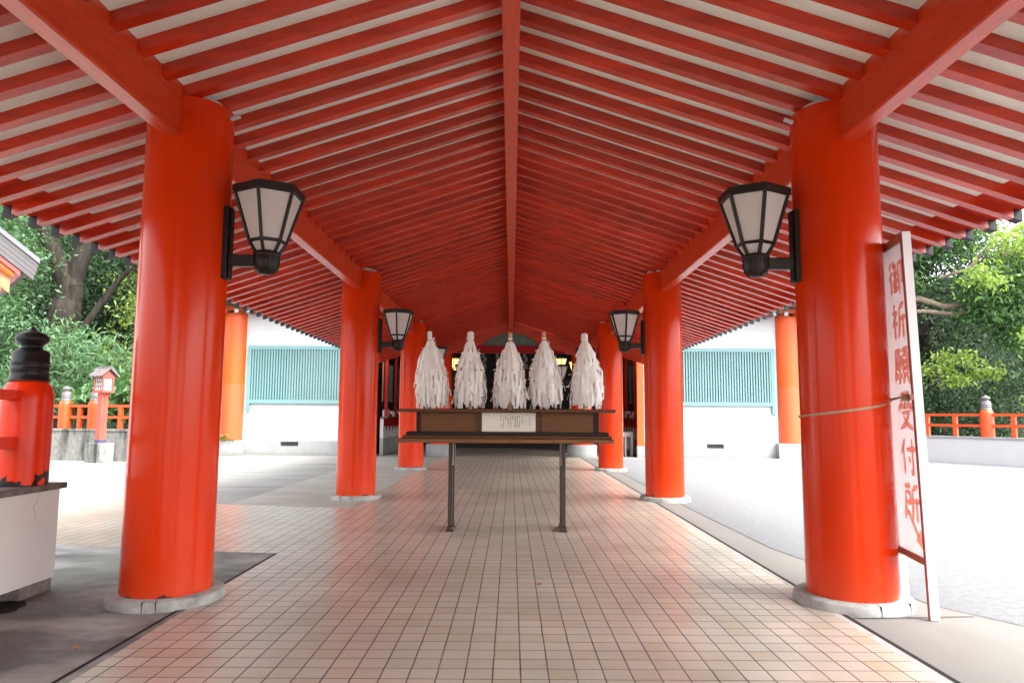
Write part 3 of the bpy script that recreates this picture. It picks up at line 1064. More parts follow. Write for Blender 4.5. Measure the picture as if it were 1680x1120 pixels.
# ================================================================== PAPER WANDS
def wand(x, top, label, seed, wide=1.0, lean=0.0, bulge=0.0):
    rg = random.Random(seed)
    ws = {1: 0.85, 2: 1.0, 3: 0.92, 4: 0.97, 5: 1.2}[seed]
    y = 8.98
    t = thing('paper_wand', (x, y, 1.487), label, 'paper wand', 'wands of tied paper strips on the wooden stand')
    mb = MB()
    mb.lathe(0, 0, [(0.030, 1.487), (0.027, 1.9), (0.024, top-0.01), (0.02, top)], 12)
    st = mb.build('stick', 'stick_wood')
    st.location = (x, y, 0)
    attach(st, t)
    m2 = MB()
    if seed in (1, 2, 5):
        m2.lathe(0, 0, [(0.0275+0.012*(seed in (2, 5)), top-0.11), (0.029+0.014*(seed in (2, 5)), top-0.09), (0.029+0.012*(seed in (2, 5)), top-0.02), (0.026, top-0.008)], 10, cap1=True)
    else:
        m2.lathe(0, 0, [(0.0265, top-0.09), (0.0265, top-0.07)], 10)
    w = m2.build('paper_wrap', 'paper_white')
    w.location = (x, y, 0)
    attach(w, t)

    KP = ((0, .034), (.07, .072), (.22, .124), (.45, .182), (.7, .200), (.9, .188), (1, .180))

    def prof(z):                # radius of the paper cone at height z
        k = max(0.0, min(1.0, (top-0.125-z)/(top-0.125-1.52)))
        for (a, ra), (b, rb) in zip(KP[:-1], KP[1:]):
            if k <= b:
                return wide*(ra+(rb-ra)*(k-a)/(b-a))
        return wide*KP[-1][1]
    p = MB()

    def strip(z, a, L, wdt, out=0.0, tw=0.0, droop=1.0):
        n = 5
        vs = []
        r0 = prof(z)*rg.uniform(0.70, 1.14)
        a2 = a+rg.uniform(-0.10, 0.10)
        for i in range(n+1):
            k = i/n
            zz = z-L*k*droop
            r = r0+(prof(max(1.5, z-L))-r0)*k*0.9+out*math.sin(k*1.6)+0.010*math.sin(k*5+a*7)
            r *= 1+bulge*math.cos(a)*math.sin(math.pi*min(1, max(0, (top-zz)/0.95)))
            aa = a+(a2-a)*k
            c = Vector((r*math.cos(aa), r*math.sin(aa), zz))
            tg = Vector((-math.sin(aa+tw*k), math.cos(aa+tw*k), rg.uniform(-0.12, 0.12)))
            vs += [c-tg*wdt/2, c+tg*wdt/2]
        if zz < 1.495:
            pass
        p.add([(v.x, v.y, max(v.z, 1.495)) for v in vs], [(2*i, 2*i+1, 2*i+3, 2*i+2) for i in range(n)], 0)

    z = top-0.125
    tiers = []
    while z > 1.68:
        tiers.append(z)
        z -= rg.uniform(0.10, 0.15)
    for z in tiers:
        n = int(2*math.pi*prof(z-0.1)/(0.045*ws))+4
        off = rg.uniform(0, 6)
        for i in range(n):
            a = off+2*math.pi*i/n+rg.uniform(-0.12, 0.12)
            L = rg.uniform(0.16, 0.30)
            strip(z+rg.uniform(-0.02, 0.02), a, min(L, z-1.505), ws*rg.uniform(0.024, 0.046), out=rg.uniform(-0.004, 0.020), tw=rg.uniform(-0.7, 0.7))
        # knots: short stubs sticking out and up
        for i in range(int(n*0.35)):
            a = rg.uniform(0, 2*math.pi)
            zz = z+rg.uniform(-0.03, 0.02)
            r = prof(zz)
            d = Vector((math.cos(a), math.sin(a), rg.uniform(-0.6, 0.9))).normalized()
            b = Vector((r*math.cos(a), r*math.sin(a), zz))
            tg = d.cross(Vector((rg.uniform(-1, 1), rg.uniform(-1, 1), 1))).normalized()*rg.uniform(0.008, 0.013)
            l = rg.uniform(0.02, 0.05)
            p.add([b-tg, b+tg, b+tg+d*l, b-tg+d*l], [(0, 1, 2, 3)])
    # last hem of long strips
    n = 22
    for i in range(n):
        a = 2*math.pi*i/n+rg.uniform(-0.1, 0.1)
        strip(rg.uniform(1.72, 1.80), a, rg.uniform(0.17, 0.27), rg.uniform(0.026, 0.042), out=rg.uniform(0, 0.025), tw=rg.uniform(-0.4, 0.4))
    # a few loose strips hanging wide
    for i in range(5):
        a = rg.choice((0, math.pi))+rg.uniform(-0.7, 0.7)
        z = rg.uniform(1.72, 2.0)
        strip(z, a, rg.uniform(0.16, 0.26), 0.024, out=rg.uniform(0.03, 0.06), tw=rg.uniform(-1, 1))
    o = p.build('paper_strips', 'paper_white')
    o.location = (x, y, 0)
    attach(o, t)
    return t


W1 = wand(-0.965, 2.475, 'white paper-strip wand standing leftmost on the wooden stand', 1, wide=1.0)
wand(-0.505, 2.475, 'paper-strip wand with a thick white-wrapped top, second from the left', 2, wide=0.93)
wand(0.0, 2.458, 'middle paper-strip wand with bare wooden tip above the paper notice', 3, wide=1.0)
W4 = wand(0.465, 2.468, 'paper-strip wand with bare wooden tip, second from the right', 4, wide=1.0)
wand(0.945, 2.46, 'rounded paper-strip wand with white-wrapped top, rightmost on the stand', 5, wide=0.98, bulge=0.22)

W1.rotation_euler = (0, -0.065, 0)
W4.rotation_euler = (0, -0.04, 0)

# ================================================================== LEANING SIGN
sign = thing('standing_sign', (2.93, 5.25, 0), 'tall narrow white sign with red brush characters leaning on the right front column', 'sign board')
n0, n1 = Vector((2.895, 5.075, 0)), Vector((3.000, 5.66, 0))   # near post, far post (plan), facing the path
du = (n1-n0)
WID = du.length
du = du/WID
nv = Vector((du.y, -du.x, 0))      # outward (away from the path)
LEAN = -0.022                       # leans in towards the path with height


def sp(u, v, w=0.0):
    """u along board from near edge, v height, w away from the path"""
    return n0+du*u+nv*w+Vector((LEAN*v+0.035, 0, v))


def sbox(mb, u0, u1, v0, v1, w0, w1, mi=0):
    vs = [sp(u, v, w) for v in (v0, v1) for (u, w) in ((u0, w0), (u1, w0), (u1, w1), (u0, w1))]
    mb.add(vs, [(0, 3, 2, 1), (4, 5, 6, 7), (0, 1, 5, 4), (1, 2, 6, 5), (2, 3, 7, 6), (3, 0, 4, 7)], mi)


for ua, ub in ((0.0, 0.035), (WID-0.035, WID)):
    mb = MB()
    sbox(mb, ua, ub, 0.013, 2.76, 0.0, 0.058)
    # dark reddish strip on the path side of each post
    sbox(mb, ua, ub, 0.013, 2.76, -0.006, -0.0005, 1)
    mb.build('post', ['sign_frame', 'sign_trim'], sign)
mb = MB()
sbox(mb, 0.036, WID-0.036, 2.70, 2.755, 0.0, 0.05)
mb.build('cross_rail', 'sign_wood', sign)
mb = MB()
sbox(mb, 0.036, WID-0.036, 0.375, 0.42, 0.0, 0.05)
mb.build('cross_rail', 'sign_wood', sign)
mb = MB()
sbox(mb, 0.036, WID-0.036, 0.421, 2.699, 0.012, 0.03)
board = mb.build('board', 'sign_white', sign)
mb = MB()
chars = ['go', 'ki', 'gan', 'ju', 'tsuke', 'sho']
CW, CHH = 0.30, 0.275
for i, c in enumerate(chars):
    ztop = 2.60-i*0.335
    for st in GLYPH[c]:
        stroke_poly(mb, st, 0.14, lambda u, v, ztop=ztop: sp(0.222+(0.5-u)*CW, ztop-CHH+v*CHH, 0.0095))
ar = [(.05, .95), (.15, .98), (.75, .33)]
stroke_poly(mb, ar, 0.17, lambda u, v: sp(0.205+(0.5-u)*0.28, 0.47+v*0.25, 0.0095), brush=False)
P3 = lambda u, v: sp(0.205+(0.5-u)*0.28, 0.47+v*0.25, 0.0095)
mb.add([P3(.52, .22), P3(.92, .58), P3(1.0, .0)], [(0, 1, 2)])
mb.build('lettering', 'sign_red', board)
mb = MB()
sbox(mb, -0.004, 0.16, 1.532, 1.575, -0.03, -0.0065)
mb.build('tie_block', 'sign_wood', sign)
# rope round the column and the tie block
rp = thing('rope', (2.6237, 5.573, 1.47), 'thin tan cord tied round the right front column to hold the sign', 'rope')
mb = MB()
for o in (0.0, 0.0092):
    pts = []
    for k in range(41):
        a = R(-205+ (205-20)*k/40)
        f = k/40
        z = 1.405+0.135*f**1.6+o
        rr_ = RAD+0.006
        pts.append((2.6237+rr_*math.cos(a), 5.573+rr_*math.sin(a), z))
    pts = [(2.6237+(RAD+0.006)*math.cos(R(-250)), 5.573+(RAD+0.006)*math.sin(R(-250)), 1.40+o)]+pts
    q = sp(0.06, 1.556+o*0.5, -0.035)
    pts = [p for p in pts if True]
    # leave the column tangentially towards the tie block
    keep = [p for p in pts if not (p[0] > 2.80 and p[1] < 5.40)]
    pts = keep+[tuple(q)]
    mb.tube(pts, 0.0045, 6)
b0 = sp(0.06, 1.556, -0.036)
for k in range(7):
    a = k*0.9
    mb.tube([b0+Vector((0.0, 0.0, 0)), b0+Vector((-0.02*math.cos(a), -0.03*math.sin(a), 0.03*math.cos(a*1.7))), b0+Vector((-0.012, 0.035*math.cos(a), -0.02))], 0.0045, 5)
mb.tube([b0, b0+Vector((-0.01, 0.0, -0.05)), b0+Vector((-0.008, 0.004, -0.085))], 0.0045, 5)
mb.build('cord', 'rope_tan', rp)

# ================================================================== NEAR PARAPET AND RAILING (left)
para = thing('parapet_wall', (-4.0, 3.2, 0), 'low white plastered parapet with cracked grey stone cap at the left edge', 'low wall')
mb = MB().box(-3.96, -3.64, -1.0, 5.85, 0.105, 0.799)
mb.build('wall', 'block_plaster', para)
mb = MB().box(-4.03, -3.608, -1.05, 5.90, 0.80, 0.846, bev=0.006)
mb.build('cap', 'cap_stone', para)
mb = MB()
mb.box(-3.95, -3.652, 5.47, 5.84, 0.0, 0.104)
mb.box(-3.95, -3.652, -1.0, 5.06, 0.0, 0.104)
mb.box(-3.95, -3.80, 5.06, 5.47, 0.0, 0.104, 1)
mb.build('base', ['base_concrete', 'void_black'], para)
# damp earth spilling out of the drain hole
mb = MB()
rg = random.Random(3)
ring = []
for k in range(28):
    a = 2*math.pi*k/28
    ring.append((-3.66+0.16*math.cos(a)*(1+rg.uniform(-.2, .2)), 5.27+0.21*math.sin(a)*(1+rg.uniform(-.15, .15)), 0.011))
mb.add([(-3.68, 5.27, 0.02)]+ring, [(0, 1+k, 1+(k+1) % 28) for k in range(28)])
tag(mb.build('damp_soil', 'wet_soil'), kind='stuff')


def railing_post(parent, x, y, z0, finial_mat, body_mat, n=40, sc=1.0):
    mb = MB()
    r = 0.19
    mb.lathe(0, 0, [(r, 0), (r, 0.70), (r-0.006, 0.76), (r-0.025, 0.815), (r-0.055, 0.85), (0.125, 0.862)], n)
    p = mb.build('post', body_mat)
    p.location = (x, y, z0)
    p.scale = (sc, sc, sc)
    attach(p, parent)
    f = MB()
    f.lathe(0, 0, [(0.150, 0.855), (0.152, 0.87), (0.140, 0.876), (0.140, 0.94), (0.144, 0.945), (0.144, 0.957), (0.139, 0.962), (0.139, 0.995), (0.143, 1.0),
                   (0.143, 1.012), (0.137, 1.018), (0.136, 1.085), (0.128, 1.105), (0.10, 1.12), (0.082, 1.13), (0.078, 1.145), (0.09, 1.16), (0.118, 1.185),
                   (0.126, 1.21), (0.118, 1.235), (0.09, 1.258), (0.05, 1.275), (0.024, 1.292), (0.012, 1.31), (0.004, 1.318)], n)
    o = f.build('finial', finial_mat)
    o.location = (x, y, z0)
    o.scale = (sc, sc, sc)
    attach(o, p)
    return p


rail = thing('railing', (-3.8, 5.62, 0.846), 'vermilion railing on the near white parapet, its post topped by a black finial', 'railing', 'vermilion railings with finial posts')
railing_post(rail, -3.80, 5.62, 0.8465, 'bronze_black', 'post_vermilion', 64, 0.945)
railing_post(rail, -3.80, 1.2, 0.8465, 'bronze_black', 'post_vermilion', 48, 0.945)
for za, zb in ((1.502, 1.576), (1.137, 1.224)):
    mb = MB().box(-3.85, -3.735, 1.36, 5.47, za, zb, bev=0.004)
    mb.build('rail', 'post_vermilion', rail)
mb = MB().box(-3.90, -3.83, 3.5, 3.58, 0.8465, 1.136)
mb.box(-3.90, -3.83, 3.5, 3.58, 1.225, 1.501)
mb.build('baluster', 'post_vermilion', rail)


# ================================================================== FAR WALLS WITH RAILINGS
def wall_line(name, pts, h, th, m, label, capm=None):
    """wall along a plan polyline (front face), with a coping"""
    t = thing(name, (*pts[0], 0), label, 'low wall')
    for a, b in zip(pts[:-1], pts[1:]):
        A, B = Vector((*a, 0)), Vector((*b, 0))
        d = (B-A).normalized()
        n = Vector((-d.y, d.x, 0))
        if n.y < 0:
            n = -n
        mid = (A+B)/2
        hl = (B-A).length/2
        mb = MB()
        mb.obox(mid+n*th/2+Vector((0, 0, (h-0.06)/2)), d*hl, n*th/2, (0, 0, (h-0.06)/2))
        mb.build('wall', m, t)
        mb = MB()
        mb.obox(mid+n*th/2+Vector((0, 0, h-0.03)), d*(hl+0.02), n*(th/2+0.03), (0, 0, 0.03))
        mb.build('coping', capm or m, t)
    return t


def far_railing(label, A, B, z0, posts, balus, mpost, mfin):
    """posts / balusters given as distance along A->B"""
    A, B = Vector((*A, 0)), Vector((*B, 0))
    d = (B-A).normalized()
    L = (B-A).length
    n = Vector((-d.y, d.x, 0))
    t = thing('railing', (*A.xy, z0), label, 'railing', 'vermilion railings with finial posts')
    for s in posts:
        p = A+d*s
        railing_post(t, p.x, p.y, z0, mfin, mpost, 24)
    cuts = [0]+sorted(posts)+[L]
    for a, b in zip(cuts[:-1], cuts[1:]):
        a2 = a+(0.17 if a > 0 else 0)
        b2 = b-(0.17 if b < L else 0)
        for zz in (0.655, 0.315):
            mb = MB()
            mb.obox(A+d*(a2+b2)/2+Vector((0, 0, z0+zz+0.035)), d*(b2-a2)/2, n*0.045, (0, 0, 0.04))
            mb.build('rail', mpost, t)
    for s in balus:
        mb = MB()
        mb.obox(A+d*s+Vector((0, 0, z0+0.157)), d*0.06, n*0.05, (0, 0, 0.157))
        mb.obox(A+d*s+Vector((0, 0, z0+0.5175)), d*0.06, n*0.05, (0, 0, 0.1225))
        mb.build('baluster', mpost, t)
    return t


LWA, LWB = (-19.0, 22.80), (-10.95, 21.19)
wall_line('stone_wall', [LWA, LWB, (-10.6, 24.4)], 0.95, 0.45, 'mossy_wall', 'weathered grey stone wall with black streaks below the far left railing')
d_ = Vector((LWB[0]-LWA[0], LWB[1]-LWA[1]))
dl = d_.length
off = Vector((-d_.y, d_.x)).normalized()*0.22
if off.y < 0:
    off = -off
A_ = Vector(LWA)+off
B_ = Vector(LWB)+off


def s_at(xp, A, B):
    """distance along A->B where the line crosses a world x"""
    return (xp-A.x)/(B.x-A.x)*(B-A).length


far_railing('orange railing with grey finials on the streaked stone wall behind the post lantern', (A_.x, A_.y), (B_.x, B_.y), 0.951,
            [s_at(-17.3, A_, B_), s_at(-15.3, A_, B_), s_at(-13.72, A_, B_), s_at(-12.70, A_, B_)],
            [s_at(-16.3, A_, B_), s_at(-14.5, A_, B_), s_at(-13.20, A_, B_), s_at(-11.8, A_, B_)], 'rail_orange', 'bronze_grey')
RWA, RWB = (12.6, 26.05), (17.6, 16.7)
wall_line('white_wall', [RWA, RWB], 0.84, 0.40, 'white_render', 'plain white low wall with grey coping across the bright courtyard at right', 'hall_plinth')
A_, B_ = Vector(RWA), Vector(RWB)
d_ = (B_-A_).normalized()
off = Vector((-d_.y, d_.x))
if off.y < 0:
    off = -off
A_ += off*0.2
B_ += off*0.2
far_railing('orange railing with one grey finial post on the white courtyard wall at right', (A_.x, A_.y), (B_.x, B_.y), 0.841,
            [s_at(14.86, A_, B_), s_at(15.75, A_, B_), s_at(16.7, A_, B_)],
            [s_at(13.0, A_, B_), s_at(13.50, A_, B_), s_at(13.97, A_, B_), s_at(14.40, A_, B_), s_at(15.22, A_, B_)], 'rail_orange', 'bronze_grey')

# ================================================================== POST LANTERN (far left)
pl = thing('post_lantern', (-12.25, 20.9, 0), 'small red roofed lantern on a lettered post before the streaked wall', 'post lantern')
CX, CY = -11.95, 20.85
PS = 0.70
RZ = R(-28)
cR, sR = math.cos(RZ), math.sin(RZ)


def lp(x, y, z):
    return Vector((CX+PS*(x*cR-y*sR), CY+PS*(x*sR+y*cR), z))


def lbox(mb, x0, x1, y0, y1, z0, z1, mi=0):
    vs = [lp(x, y, z) for z in (z0, z1) for x, y in ((x0, y0), (x1, y0), (x1, y1), (x0, y1))]
    mb.add(vs, [(0, 3, 2, 1), (4, 5, 6, 7), (0, 1, 5, 4), (1, 2, 6, 5), (2, 3, 7, 6), (3, 0, 4, 7)], mi)


mb = MB()
lbox(mb, -0.40, 0.40, -0.36, 0.36, 0, 0.56)
mb.build('base_block', 'mossy_wall', pl)
mat('post_pink', (0.50, 0.075, 0.05), 0.5, 0.4, var=0.15, vscale=4)
mat('boot_blue', (0.05, 0.055, 0.11), 0.5, 0.4)
mb = MB()
lbox(mb, -0.15, 0.15, -0.14, 0.14, 0.66, 2.02)
lbox(mb, -0.158, 0.158, -0.148, 0.148, 0.561, 0.66, 1)
po = mb.build('post', ['post_pink', 'boot_blue'], pl)
mb = MB()
for i in range(20):
    z = 1.86-i*0.058
    for st in GLYPH[keys[i % 6]]:
        stroke_poly(mb, st, 0.17, lambda u, v, z=z: lp(0.153, -0.02+(u-0.5)*0.07, z+(v-0.5)*0.05), brush=False)
mb.build('lettering', 'ink_red', po)
mb = MB()
lbox(mb, -0.33, 0.33, -0.27, 0.27, 2.02, 2.07)
for sx in (-1, 1):
    for sy in (-1, 1):
        lbox(mb, sx*0.27-0.03, sx*0.27+0.03, sy*0.21-0.03, sy*0.21+0.03, 2.071, 2.45)
lbox(mb, -0.30, 0.30, -0.24, 0.24, 2.451, 2.50)
# gable ends
for xs in (-0.30, 0.26):
    vs = [lp(xs, -0.24, 2.501), lp(xs, 0.24, 2.501), lp(xs, 0, 2.66), lp(xs+0.04, -0.24, 2.501), lp(xs+0.04, 0.24, 2.501), lp(xs+0.04, 0, 2.66)]
    mb.add(vs, [(0, 1, 2), (5, 4, 3), (0, 3, 4, 1), (1, 4, 5, 2), (2, 5, 3, 0)])
hb = mb.build('housing', 'post_pink', pl)
mb = MB()
lbox(mb, -0.24, 0.24, -0.205, 0.205, 2.08, 2.44)
for x in (-0.12, 0.0, 0.12):
    lbox(mb, x-0.008, x+0.008, -0.218, -0.2055, 2.08, 2.44, 1)
for z in (2.2, 2.32):
    lbox(mb, -0.24, 0.24, -0.216, -0.2058, z-0.008, z+0.008, 1)
    lbox(mb, 0.2405, 0.252, -0.18, 0.18, z-0.008, z+0.008, 1)
for y in (-0.07, 0.07):
    lbox(mb, 0.2403, 0.254, y-0.008, y+0.008, 2.08, 2.44, 1)
mb.build('paper_pane', ['cloth_white', 'lamp_black'], hb)
mb = MB()
for sy in (-1, 1):
    a, b = Vector((0, 0, 2.72)), Vector((0, sy*0.40, 2.45))
    vs = []
    for x in (-0.42, 0.42):
        vs += [lp(x, 0, 2.72), lp(x, sy*0.40, 2.47), lp(x, sy*0.40, 2.50), lp(x, 0, 2.75)]
    mb.add(vs, [(0, 1, 2, 3), (7, 6, 5, 4), (0, 4, 5, 1), (1, 5, 6, 2), (2, 6, 7, 3), (3, 7, 4, 0)])
    for x in (-0.38, -0.13, 0.13, 0.38):
        lb2 = [lp(x-0.025, sy*0.02, 2.742), lp(x+0.025, sy*0.02, 2.742), lp(x+0.025, sy*0.41, 2.498), lp(x-0.025, sy*0.41, 2.498)]
        mb.add(lb2+[q+Vector((0, 0, 0.03)) for q in lb2], [(0, 1, 2, 3), (4, 5, 6, 7), (0, 1, 5, 4), (1, 2, 6, 5), (2, 3, 7, 6), (3, 0, 4, 7)])
lbox(mb, -0.44, 0.44, -0.04, 0.04, 2.735, 2.785)
mat('shingle_grey', (0.16, 0.14, 0.14), 0.7, 0.3, var=0.3, vscale=8)
mb.build('roof', 'shingle_grey', pl)

# ================================================================== SHRINE HALL
hall = thing('shrine_hall', (0, 25, 0), 'white plastered shrine hall with teal lattice windows and dark open middle', 'shrine hall')
FY = 25.0
HX = 4.66
for sx in (-1, 1):
    xi = 4.9 if sx < 0 else 4.66
    a, b = sorted((sx*xi, sx*10.0))
    MB().box(a, b, FY, FY+0.2, 0.515, 5.35).build('wall', 'plaster_white', hall)
    a, b = sorted((sx*xi, sx*9.25))
    # plinth with a vent opening
    vx0, vx1 = (-8.02, -7.40) if sx < 0 else (6.84, 7.43)
    mb = MB()
    mb.box(a, vx0, FY-0.06, FY+0.2, 0.0, 0.514)
    mb.box(vx1, b, FY-0.06, FY+0.2, 0.0, 0.514)
    mb.box(vx0, vx1, FY-0.06, FY+0.2, 0.0, 0.325)
    mb.box(vx0, vx1, FY-0.06, FY+0.2, 0.475, 0.514)
    mb.build('foundation', 'hall_plinth', hall)
    mb = MB().box(vx0, vx1, FY+0.10, FY+0.12, 0.325, 0.475)
    k = 0
    x = vx0+0.05
    while x < vx1:
        mb.obox((x, FY-0.02, 0.40), (0.008, 0, 0), (0, 0.004, 0), (0.02, 0, 0.074), 1)
        x += 0.07
    mb.build('vent', ['void_black', 'bronze_grey'], hall)
    a, b = sorted((sx*9.251, sx*10.28))
    MB().box(a, b, FY-0.32, FY+0.6, 0.0, 0.515, bev=0.01).build('foundation', 'hall_plinth', hall)
    cx = sx*9.79
    c = MB().lathe(cx, FY+0.10, [(0.43, 0.516), (0.43, 1.8), (0.43, 2.47), (0.43, 4.0), (0.43, 4.95)], 48).build('column', 'hall_orange', hall)
    # eave beam and its white-faced joist ends
    a, b = sorted((sx*4.7, sx*11.4))
    MB().box(a, b, FY-0.36, FY-0.12, 5.045, 5.20).build('eave_beam', 'orange_paint', hall)
    mb = MB()
    x = 8.7
    while x < 11.3:
        mb.box(sx*x-0.06, sx*x+0.06, FY-0.62, FY-0.1, 4.93, 5.044, 0)
        mb.box(sx*x-0.065, sx*x+0.065, FY-0.64, FY-0.62, 4.925, 5.049, 1)
        x += 0.42
    mb.build('joist', ['orange_paint', 'plaster_white'], hall)
    # window
    wx0, wx1 = sorted((sx*(xi+0.30), sx*9.28))
    wz0, wz1 = 1.80, 3.83
    mb = MB()
    fw = 0.13
    yo = FY-0.09
    mb.box(wx0, wx1, yo, FY-0.001, wz1-fw, wz1)
    mb.box(wx0, wx1, yo, FY-0.001, wz0, wz0+fw)
    for xa in (wx0, wx1-fw):
        outer = (sx < 0 and xa == wx0) or (sx > 0 and xa != wx0)
        mb.box(xa, xa+fw, yo-0.004, FY-0.001, wz0+fw+0.0005 if not outer else wz0+fw+0.0005, wz1-fw-0.0005)
        if outer:
            mb.box(xa, xa+fw, yo-0.004, FY-0.001, wz0-0.28, wz0-0.0005)
    win = mb.build('window', 'teal_paint', hall)
    mb = MB()
    x = wx0+fw+0.03
    i = 0
    while x < wx1-fw-0.03:
        mb.box(x, x+0.052, yo+0.008, FY-0.045, wz0+fw+0.001, wz1-fw-0.001)
        x += 0.0945
        i += 1
    mb.build('lattice', 'teal_paint', win)
    mb = MB()
    xs = wx0+fw
    if sx < 0:
        mb.box(wx0+fw, wx0+fw+1.25, FY-0.02, FY-0.004, wz0+fw, wz1-fw, 1)
        mb.box(wx0+fw+1.25, wx1-fw, FY-0.012, FY-0.004, wz0+fw, wz1-fw, 0)
    else:
        mb.box(wx0+fw, wx1-fw, FY-0.012, FY-0.004, wz0+fw, wz1-fw, 0)
    mb.build('blind', ['blind_pale', 'blind_teal'], win)
    # inner column on its white drum
    cx = -2.44 if sx < 0 else 2.50
    c = MB().lathe(cx, FY+0.05, [(0.36, 0.43), (0.36, 3.0), (0.36, 4.3)], 40).build('column', 'vermilion', hall)
    mb = MB().lathe(cx, FY+0.05, [(0.52, 0.0), (0.52, 0.40), (0.50, 0.43)], 40)
    mb.build('plinth', 'hall_plinth', c)
    # side wall of the open middle
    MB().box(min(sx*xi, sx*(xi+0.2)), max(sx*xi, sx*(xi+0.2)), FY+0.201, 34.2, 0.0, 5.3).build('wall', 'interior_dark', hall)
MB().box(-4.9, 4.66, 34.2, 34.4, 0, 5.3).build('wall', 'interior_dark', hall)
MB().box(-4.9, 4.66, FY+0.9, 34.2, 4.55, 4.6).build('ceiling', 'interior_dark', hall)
MB().box(-4.9, 4.66, FY+0.3, FY+0.9, 4.30, 5.3).build('wall', 'vermilion', hall)
# orange jamb post at the right opening
MB().box(4.42, 4.655, FY-0.10, FY+0.12, 0.40, 4.6).build('jamb_post', 'orange_paint', hall)
MB().box(4.40, 4.72, FY-0.14, FY+0.16, 0.0, 0.399).build('foundation', 'hall_plinth', hall)
# gable plate with arched underside
up, lo = [], []
for i in range(49):
    x = -3.0+6.0*i/48
    ax = abs(x)
    zl = 4.30-0.40*ax*ax if ax < 1.05 else 4.30-0.441-(ax-1.05)*0.30
    lo.append((x, zl))
    up.append((x, max(zr(x)+0.03, zl+0.05)))
mb = MB().prism(lo+up[::-1], 24.60, 24.74)
mb.build('gable_plate', 'rafter_red', hall)
MB().box(-2.2, 2.2, 24.80, 24.98, 3.60, 3.855).build('tie_beam', 'counter_red', hall)
# carved transom
mat('carving_teal', (0.12, 0.18, 0.165), 0.7, 0.3, var=0.35, vscale=6)
mat('carving_gold', (0.26, 0.22, 0.11), 0.6, 0.3, var=0.4, vscale=10)
pts = [(-1.12, 3.856)]
for i in range(33):
    x = -1.12+2.24*i/32
    pts.append((x, 3.86+0.46*math.sqrt(max(0, 1-(x/1.13)**2))))
pts.append((1.12, 3.856))
mb = MB().prism(pts[::-1], 24.86, 24.90)
tr = mb.build('carved_transom', 'carving_teal', hall)
mb = MB()
rg = random.Random(8)
for k in range(15):
    cx = -0.95+1.9*k/14+rg.uniform(-0.03, 0.03)
    cz = 3.93+rg.uniform(0, 0.30)*math.sqrt(max(0.05, 1-(cx/1.05)**2))
    q = []
    for i in range(22):
        a = i*0.42+k
        r = 0.015+0.0042*i
        q.append((cx+r*math.cos(a)*1.3, 24.855, cz+r*math.sin(a)*0.75))
    q = [p for p in q if p[2] < 3.86+0.44*math.sqrt(max(0, 1-(p[0]/1.13)**2)) and p[2] > 3.87]
    if len(q) > 4:
        mb.tube(q, 0.012, 5)
mb.build('cloud_relief', 'carving_gold', tr)
# roof of the hall
mb = MB()
e0 = [(-11.8, 23.75, 5.22), (11.8, 23.75, 5.22), (11.8, 37, 5.22), (-11.8, 37, 5.22)]
e1 = [(x, y, 5.42) for x, y, z in e0]
rdg = [(-7, 30.4, 9.2), (7, 30.4, 9.2)]
mb.add(e0+e1+rdg, [(3, 2, 1, 0), (0, 1, 5, 4), (1, 2, 6, 5), (2, 3, 7, 6), (3, 0, 4, 7), (4, 5, 9, 8), (5, 6, 9), (6, 7, 8, 9), (7, 4, 8)])
mb.build('roof', 'roof_copper', hall)
# dim interior: lattice doors and altar shelf
mb = MB()
for i in range(15):
    x = -2.1+0.3*i
    mb.box(x-0.02, x+0.02, 32.0, 32.04, 0.5, 3.6)
for i in range(9):
    z = 0.6+0.36*i
    mb.box(-2.1, 2.1, 32.0405, 32.06, z-0.02, z+0.02)
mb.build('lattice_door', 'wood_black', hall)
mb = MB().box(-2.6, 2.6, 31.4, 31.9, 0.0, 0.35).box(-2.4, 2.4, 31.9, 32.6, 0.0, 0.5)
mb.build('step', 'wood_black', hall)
# zigzag paper pendants below the tie beam
mb = MB()
for cx in (-0.95, -0.45, 0.5, 0.98):
    z = 3.60
    for k in range(4):
        o = 0.035*(1 if k % 2 else -1)
        mb.box(cx+o-0.05, cx+o+0.05, 24.88+0.004*k, 24.883+0.004*k, z-0.16, z)
        z -= 0.13
pap = mb.build('zigzag_paper', 'bronze_grey')
tag(pap, 'dim grey zigzag paper streamers hanging below the dark red beam', 'paper streamer')
# gold ornament glimmering inside
orn = thing('altar_ornament', (-0.75, 31.2, 0.36), 'dim golden ornament in the dark hall, left of the middle wand', 'ornament')
mb = MB().lathe(-0.75, 31.6, [(0.12, 0.351), (0.05, 0.5), (0.04, 2.2), (0.16, 2.45), (0.20, 2.52), (0.05, 2.75), (0.02, 2.95)], 16)
mb.build('stand', 'amber', orn)

